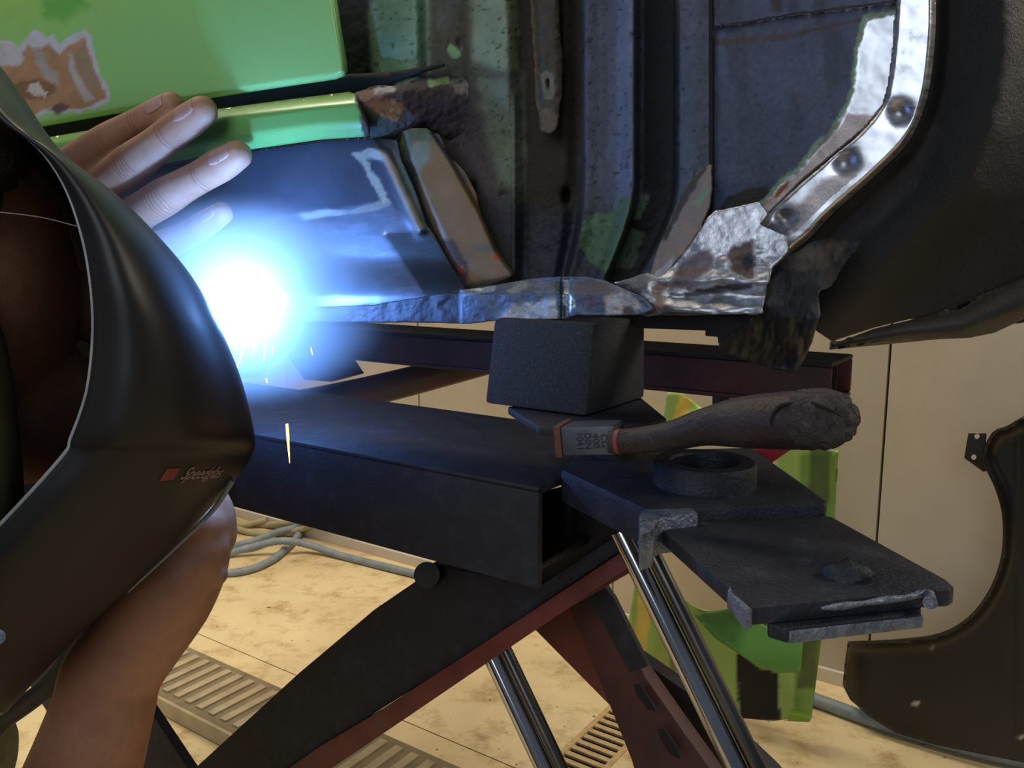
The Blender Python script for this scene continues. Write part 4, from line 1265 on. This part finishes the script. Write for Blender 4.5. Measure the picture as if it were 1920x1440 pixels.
# =================================================================== ARC, SMOKE, SPARKS
ARCP = C(500, 566, .012)
bm = bmesh.new()
bmesh.ops.create_icosphere(bm, subdivisions=5, radius=1)
for v in bm.verts:
    k = 1 + .45 * fbm(np.array([v.co.x * 40 + 90]), np.array([v.co.z * 40 + v.co.y * 20 + 90]), 26, 1)[0]
    v.co = Vector((AX * v.co.x * .015 + UP * v.co.z * .012 + NX * v.co.y * .008) * k)
me = bpy.data.meshes.new('welding_arc'); bm.to_mesh(me); bm.free()
arc = link('welding_arc', me, M['arc'])
arc.location = ARCP
tag(arc, 'blinding blue-white welding arc burning at the foot of the sill', 'welding arc')
pl_ = bpy.data.lights.new('arc_light', 'POINT')
pl_.energy = ARC_POWER; pl_.color = (.19, .42, 1.0); pl_.shadow_soft_size = .008
po = bpy.data.objects.new('arc_light', pl_); COL.objects.link(po)
po.location = ARCP + NX * .024 + AX * .010

m = bpy.data.materials.new('weld_smoke'); m.use_nodes = True
nt = m.node_tree; nt.nodes.clear()
out = nt.nodes.new('ShaderNodeOutputMaterial')
vol = nt.nodes.new('ShaderNodeVolumePrincipled')
vol.inputs['Color'].default_value = (.75, .86, 1, 1)
vol.inputs['Anisotropy'].default_value = .1
tcn = nt.nodes.new('ShaderNodeTexCoord')
ln = nt.nodes.new('ShaderNodeVectorMath'); ln.operation = 'LENGTH'
nt.links.new(tcn.outputs['Object'], ln.inputs[0])
mr = nt.nodes.new('ShaderNodeMapRange'); mr.interpolation_type = 'SMOOTHSTEP'
mr.inputs['From Min'].default_value = .0; mr.inputs['From Max'].default_value = .98
mr.inputs['To Min'].default_value = 1; mr.inputs['To Max'].default_value = 0
nt.links.new(ln.outputs['Value'], mr.inputs['Value'])
def mth(op, a, v):
    n = nt.nodes.new('ShaderNodeMath'); n.operation = op
    nt.links.new(a, n.inputs[0])
    if isinstance(v, (int, float)): n.inputs[1].default_value = v
    else: nt.links.new(v, n.inputs[1])
    return n.outputs[0]


core = nt.nodes.new('ShaderNodeMapRange'); core.interpolation_type = 'SMOOTHSTEP'
core.inputs['From Min'].default_value = .26; core.inputs['From Max'].default_value = .56
core.inputs['To Min'].default_value = 1; core.inputs['To Max'].default_value = 0
nt.links.new(ln.outputs['Value'], core.inputs['Value'])
nz = nt.nodes.new('ShaderNodeTexNoise'); nz.inputs['Scale'].default_value = 3.2; nz.inputs['Detail'].default_value = 4
nz.inputs['Distortion'].default_value = 1.6
nt.links.new(tcn.outputs['Object'], nz.inputs['Vector'])
mr2 = nt.nodes.new('ShaderNodeMapRange')
mr2.inputs['From Min'].default_value = .40; mr2.inputs['From Max'].default_value = .62
mr2.inputs['To Min'].default_value = .15; mr2.inputs['To Max'].default_value = 2.2
nt.links.new(nz.outputs['Fac'], mr2.inputs['Value'])
thin = mth('MULTIPLY', mth('POWER', mr.outputs[0], 1.6), mr2.outputs[0])
dens = mth('ADD', mth('MULTIPLY', thin, SMOKE_THIN), mth('MULTIPLY', core.outputs[0], SMOKE_GLARE_CORE))
nt.links.new(dens, vol.inputs['Density'])
nt.links.new(vol.outputs[0], out.inputs['Volume'])
bm = bmesh.new(); bmesh.ops.create_icosphere(bm, subdivisions=3, radius=1)
me = bpy.data.meshes.new('welding_smoke'); bm.to_mesh(me); bm.free()
smk = link('welding_smoke', me, m)
smk.location = ARCP + NX * .03 + AX * .022 + UP * .002
smk.scale = (.15, .12, .11)
tag(smk, 'blue lit welding smoke drifting around the arc, its dense core standing in for glare', 'smoke', kind='stuff')
m2_ = bpy.data.materials.new('smoke_wisp'); m2_.use_nodes = True
n2_ = m2_.node_tree; n2_.nodes.clear()
o2_ = n2_.nodes.new('ShaderNodeOutputMaterial'); v2_ = n2_.nodes.new('ShaderNodeVolumePrincipled')
v2_.inputs['Density'].default_value = 90; v2_.inputs['Color'].default_value = (.85, .9, 1, 1)
n2_.links.new(v2_.outputs[0], o2_.inputs['Volume'])
for q_ in ([(600, 690), (632, 730), (648, 770), (656, 800), (664, 824)], [(640, 700), (652, 740), (662, 780), (668, 824), (690, 836)]):
    tube('smoke_wisp', [P(x, y, .44) for x, y in q_], [.0006, .0010, .0012, .0010, .0007], m2_, smk, 8, 5)
for k, (a, b, d, r, lab) in enumerate([
    ((538, 795), (543, 868), .36, .00055, 'long bright orange spark falling below the arc'),
    ((456, 655), (442, 696), .42, .00022, 'thin orange spark at the helmet edge, leftmost of the sparks'),
    ((481, 640), (474, 664), .42, .0002, 'short thin spark second from the left under the arc'),
    ((498, 648), (494, 678), .42, .0002, 'short thin spark right of the leftmost two, under the arc'),
    ((511, 650), (511, 664), .42, .0002, 'tiny upright spark in the middle under the arc'),
    ((583, 652), (586, 666), .42, .0002, 'tiny spark at the right edge of the white glare'),
    ((499, 710), (501, 718), .42, .0003, 'tiny dim orange spark just above the long spark')]):
    s = tube('spark', [P(a[0], a[1], d), P(a[0] * .7 + b[0] * .3, a[1] * .7 + b[1] * .3, d), P(b[0], b[1], d)], [r * 1.0, r * 1.15, r * .25], M['spark'], None, 8, 3)
    tag(s, lab, 'spark', 'sparks falling from the weld')

# =================================================================== WELDER
TV = {}


def body_bm(chains, blobs):
    """rough solid: tapered tubes and balls, fused afterwards by a voxel remesh"""
    bm = bmesh.new()
    for pts, rad in chains:
        q = np.array(smooth_line([np.append(p, r) for p, r in zip(pts, rad)], 5))
        rings = []
        up = np.array([.3, .5, .8])
        for i in range(len(q)):
            t = q[min(i + 1, len(q) - 1), :3] - q[max(i - 1, 0), :3]; t /= np.linalg.norm(t) + 1e-12
            a = up - t * (up @ t); a /= np.linalg.norm(a); up = a; b = np.cross(t, a)
            rings.append([bm.verts.new(q[i, :3] + q[i, 3] * (a * math.cos(2 * math.pi * s / 32) + b * math.sin(2 * math.pi * s / 32))) for s in range(32)])
        for r0, r1 in zip(rings[:-1], rings[1:]):
            for s in range(32): bm.faces.new([r0[s], r0[(s + 1) % 32], r1[(s + 1) % 32], r1[s]])
        bm.faces.new(rings[0][::-1]); bm.faces.new(rings[-1])
        for e in (0, -1):
            bmesh.ops.create_icosphere(bm, subdivisions=3, radius=q[e, 3] * .995, matrix=Matrix.Translation(q[e, :3]))
    for c, r, sc in blobs:
        bmesh.ops.create_icosphere(bm, subdivisions=4, radius=r, matrix=Matrix.Translation(c) @ Matrix.Diagonal((*sc, 1)))
    return bm


def hp(x, y, w): return C(x, y, w)


def px_r(x, y, w, r):
    p = C(x, y, w)
    return r * p[1] / (CP * FPX) * 1.0


hand = HAND
chains = []
for f, l in hand.items():
    chains.append(([hp(x, y, w) for x, y, w, r in l], [px_r(x, y, w, r) for x, y, w, r in l]))
wr = C(20, 560, .045)
for f, l in hand.items():
    x, y, w, r = l[-1]
    chains.append(([hp(x, y, w), (hp(x, y, w) + wr) / 2, wr], [px_r(x, y, w, r), .017, .022]))
# left thumb, hidden under the helmet side
chains.append(([wr, C(10, 440, .05), C(30, 380, .05), C(50, 330, .045)], [.018, .014, .0115, .009]))
el = wr + np.array([-.20, -.08, -.12]); shl = np.array([-.62, .18, .92])
chains.append(([wr, wr * .5 + el * .5, el], [.024, .034, .040]))
chains.append(([el, (el + shl) / 2, shl], [.041, .050, .062]))
# right arm
ra = [(375, 985, .455, 52), (362, 1040, .455, 72), (318, 1110, .452, 90), (262, 1190, .448, 92), (212, 1260, .444, 96), (196, 1320, .440, 98), (172, 1400, .435, 107), (140, 1500, .43, 120), (100, 1620, .42, 130)]
chains.append(([P(x, y, d) for x, y, d, r in ra], [r * d / FPX for x, y, d, r in ra]))
elr = P(100, 1620, .42); shr = np.array([-.40, .02, .86])
chains.append(([elr, (elr + shr) / 2, shr], [.038, .048, .060]))
# right hand closed round the torch handle
torch_a, torch_b = P(250, 900, .50), P(375, 720, .52)
for k in range(4):
    f = k * .017
    d = np.array(torch_b - torch_a); d /= np.linalg.norm(d)
    c0 = P(320, 930, .47) + d * f
    cen = torch_a * .45 + torch_b * .55 - d * .02 + d * f * .9
    chains.append(([c0, cen + np.array([-.004, -.028, .002]), cen + np.array([.016, -.010, 0]), cen + np.array([.012, .016, -.002])], [.012, .0105, .0095, .008]))
chains.append(([P(372, 1000, .465), P(372, 965, .465), P(340, 925, .47)], [.022, .020, .020]))
chains.append(([P(400, 1045, .45), P(406, 1078, .45)], [.0050, .0065]))       # wrist bone
chains.append(([P(360, 960, .47), P(330, 880, .49), P(360, 800, .5)], [.014, .012, .009]))
# neck, head, shoulders
headc = np.array([-.272, .375, .985])
chains.append(([headc + np.array([-.06, -.05, -.06]), np.array([-.42, .16, .90]), np.array([-.50, .08, .86])], [.055, .062, .10]))
chains.append(([shl, (shl + shr) / 2 + np.array([0, 0, .02]), shr], [.062, .10, .062]))
chains.append(([(shl + shr) / 2, np.array([-.62, -.02, .62]), np.array([-.70, -.08, .36])], [.13, .135, .13]))
blobs = [(headc, .072, (.95, 1.0, 1.25)), (headc + np.array([.03, .02, -.06]), .045, (1, 1, .8)),
         (headc + np.array([.062, .045, -.012]), .013, (1, 1, 1.5)), (headc + np.array([.02, -.062, 0]), .02, (.9, .4, 1.5))]
bm = body_bm(chains, blobs)
me = bpy.data.meshes.new('body'); bm.to_mesh(me); bm.free()
body = link('person', me, M['skin'])
tag(body, 'person in a welding helmet, left hand flat on the sill, right arm raised from below', 'person')
rm = body.modifiers.new('fuse', 'REMESH'); rm.mode = 'VOXEL'; rm.voxel_size = .0019; rm.use_smooth_shade = True
sm = body.modifiers.new('soften', 'SMOOTH'); sm.factor = .5; sm.iterations = 3
# nails
for f, (i0, wd) in {'index': (0, .0062), 'middle': (0, .0074), 'ring': (0, .0072), 'little': (0, .0056)}.items():
    l = hand[f]
    a = hp(*l[0][:3]); b = hp(*l[1][:3])
    ra_ = px_r(*l[0]); rb_ = px_r(*l[1])
    d = (a - b); d /= np.linalg.norm(d)
    vdir = CAM - a; vdir /= np.linalg.norm(vdir)
    outn = NX * .86 + UP * .1 - AX * .30
    outn = outn - d * (outn @ d); outn /= np.linalg.norm(outn)
    sd = np.cross(d, outn)
    rows = []
    for i in range(7):
        t = i / 6
        row = []
        hw = .80 * (1 - .30 * (abs(t - .5) * 2) ** 3)
        for j in range(9):
            u = (j / 8 - .5) * 2 * hw
            ang = u * .72
            cen = b * (1 - t) + a * t + d * (ra_ * (.22 * t - .10))
            r = (rb_ * (1 - t) + ra_ * t) * (1.0 - .04 * t)
            row.append(cen + r * (outn * math.cos(ang) + sd * math.sin(ang)))
        rows.append(row)
    grid_mesh('fingernail', np.array(rows), M['nail'], body, .0004)
# clothes
bm = body_bm([([shl * .98 + shr * .02, (shl + shr) / 2 + np.array([0, 0, .012]), shr], [.078, .118, .078]),
              ([(shl + shr) / 2, np.array([-.62, -.02, .62]), np.array([-.70, -.08, .34])], [.145, .15, .148]),
              ([headc + np.array([-.068, -.056, -.072]), np.array([-.42, .16, .90]), np.array([-.50, .08, .86])], [.060, .072, .11]),
              ([shr, (elr + shr) / 2, elr * .62 + shr * .38], [.076, .066, .062]),
              ([shl, (el + shl) / 2, el * .62 + shl * .38], [.078, .066, .062])], [])
me = bpy.data.meshes.new('shirt'); bm.to_mesh(me); bm.free()
sh = link('shirt', me, M['cloth_dark'], body)
rm = sh.modifiers.new('fuse', 'REMESH'); rm.mode = 'VOXEL'; rm.voxel_size = .006; rm.use_smooth_shade = True
tube('collar_cloth', [P(-60, 990, .335), P(-50, 930, .33), P(-60, 800, .326), P(-80, 640, .326), P(-110, 560, .33)], [.018, .018, .0175, .016, .012], M['cloth'], body, 16)
tube('trouser_leg', [P(-120, 1330, .62), P(-40, 1395, .66), P(-60, 1500, .70), P(-90, 1700, .72)], [.04, .030, .034, .05], M['cloth'], body, 20)

# short brown hair: a rough cap over the crown and back of the head
M['hair'] = mottled('short_brown_hair', [(.3, (44, 32, 24)), (.7, (70, 52, 38))], 300, .8, 0, 1.0, 900, .002, stretch=(1, 1, .3))
bm = bmesh.new()
bmesh.ops.create_icosphere(bm, subdivisions=5, radius=1)
fwd = Vector((.75, .6, .0)).normalized()
dele = [v for v in bm.verts if v.co.dot(fwd) * .8 - v.co.z * .75 > .12]
bmesh.ops.delete(bm, geom=dele, context='VERTS')
for v in bm.verts:
    k = .0765 + .004 * fbm(np.array([v.co.x * 60 + 80 + v.co.y * 30]), np.array([v.co.z * 50 + 80 + v.co.y * 40]), 7, 3)[0]
    v.co = Vector(headc) + Vector((v.co.x * .95, v.co.y, v.co.z * 1.25)) * k
me = bpy.data.meshes.new('hair'); bm.to_mesh(me); bm.free()
hr_ = link('hair', me, M['hair'], body)
m_ = hr_.modifiers.new('thickness', 'SOLIDIFY'); m_.thickness = .005; m_.offset = -1

# torch
tor = empty('welding_torch', torch_a, 'black welding torch gripped behind the helmet, nozzle at the arc', 'torch')
tube('handle', [torch_a - (torch_b - torch_a) * .3, torch_a, torch_b], [.011, .012, .012], M['torch'], tor, 16)
tip = ARCP + NX * .03 - AX * .02 - UP * .018
tube('swan_neck', [torch_b, torch_b + np.array([.012, .01, .05]), tip * .5 + (torch_b + np.array([.012, .01, .05])) * .5, tip - (ARCP - tip) * .3], .006, M['copper'], tor, 14)
tube('nozzle', [tip - (ARCP - tip) * .5, tip + (ARCP - tip) * .35], [.0085, .0075], M['copper'], tor, 20, 2)
tube('cable', [torch_a - (torch_b - torch_a) * .3, P(120, 1250, .52), P(-60, 1500, .55), np.array([-.35, .5, .3]), np.array([-.5, .6, .02])], .007, M['torch'], tor, 12)

# helmet -----------------------------------------------------------------
hel = empty('welding_helmet', P(150, 700, .33), 'large dark welding helmet in the left foreground with pale rim', 'welding helmet')
rim = [(-170, 150), (-60, 186), (0, 222), (72, 274), (122, 345), (153, 430), (171, 520), (177, 620), (165, 735), (134, 824), (126, 846), (66, 915), (0, 985), (-80, 1070), (-170, 1180)]
frt = [(-60, 60), (20, 165), (100, 282), (200, 362), (270, 428), (350, 520), (400, 610), (436, 690), (458, 760), (470, 818), (468, 846), (436, 898), (300, 1042), (150, 1182), (0, 1340)]
Yr = [.33, .32, .315, .31, .306, .303, .30, .30, .30, .302, .302, .303, .305, .308, .31]
rows = []
for i in range(len(rim)):
    r_ = np.array(rim[i], float); f_ = np.array(frt[i], float)
    y0 = Yr[i]
    low = 1 if i >= 10 else 0
    pts_ = []
    for k, (u, dy) in enumerate([(0, 0), (.28, -.006), (.62, .010), (.88, .048), (1.0, .085)]):
        p = r_ * (1 - u) + f_ * u
        pts_.append(P(p[0], p[1], y0 + dy + low * u * .026))
    e = pts_[-1]
    for k_, sx_ in ((.10, -.030), (.19, -.075), (.22, -.13)):
        pts_.append(CAM + (e - CAM) * (1 + k_) + np.array([sx_, 0, 0]))
    rows.append(pts_)
g = loft(rows, 6, 6)
grid_mesh('shell', g, M['helmet'], hel, .002)
tube('rim', [g[i, 0] + np.array([0, -.0005, 0]) for i in range(0, g.shape[0], 3)], .00085, M['helmet_edge'], hel, 8, 2)
# front crease lip and lower lip edges
tube('front_seam', [P(x, y, .384) for x, y in [(425, 664), (444, 716), (457, 770), (467, 826)]], .0006, M['helmet_edge'], hel, 6, 3)
tube('chin_edge', [g[g.shape[0] - 13 - 1 + 0, j] for j in range(24, 24)] or [P(436, 900, .395), P(400, 956, .398), P(330, 1026, .40), P(240, 1110, .405)], [.0016, .0013, .0009, .0005], M['helmet_edge'], hel, 8, 4)
tube('headband', [P(-40, 395, .315), P(20, 400, .316), P(80, 408, .318), P(144, 424, .32)], .00022, M['helmet_logo'], hel, 8, 4)
tube('adjuster_knob', [P(-6, 1195, .300), P(-6, 1195, .306)], .0030, M['steel_worn'], hel, 18, 1)
# print on the shell: a slanted red tile and the maker's lettering
import mathutils
bvh = None
dg = None


def shell_pt(x, y):
    best = None
    r = Vector(ray(x, y)); o = Vector(CAM)
    hit, loc, nrm, idx = [b for b in [tree.ray_cast(o, r)]][0][0:4] if False else (None, None, None, None)
    return tree.ray_cast(o, r)


from mathutils.bvhtree import BVHTree
vs_ = [Vector(v) for v in g.reshape(-1, 3)]
h_, w__ = g.shape[:2]
tree = BVHTree.FromPolygons(vs_, [(i * w__ + j, i * w__ + j + 1, (i + 1) * w__ + j + 1, (i + 1) * w__ + j) for i in range(h_ - 1) for j in range(w__ - 1)])
pA = tree.ray_cast(Vector(CAM), Vector(ray(330, 884)))
if pA[0] is not None:
    pB = tree.ray_cast(Vector(CAM), Vector(ray(400, 882)))
    nrm = pA[1] if pA[1].dot(Vector(CAM) - pA[0]) > 0 else -pA[1]
    xd = (pB[0] - pA[0]).normalized()
    def on(x, y):
        q = tree.ray_cast(Vector(CAM), Vector(ray(x, y)))
        return np.array(q[0])
    q4 = [on(x, y) for x, y in [(295, 898), (308, 875), (334, 874), (322, 895)]]
    prism('printed_tile', [q + np.array(nrm) * .0012 for q in q4], np.array(nrm) * .0002, M['helmet_logo_red'], hel, 0)
    tc = bpy.data.curves.new('printed_lettering', 'FONT')
    tc.body = 'Speedglas'; tc.size = .0098; tc.extrude = .0001; tc.shear = .25; tc.align_y = 'CENTER'
    to = text_mesh('printed_lettering', tc, M['helmet_logo'], hel)
    zd = nrm; yd = zd.cross(xd).normalized()
    zd = xd.cross(yd)
    R = Matrix((xd, yd, zd)).transposed().to_4x4()
    R.translation = Vector(on(340, 885)) + nrm * .0014 - hel.location
    to.matrix_local = R
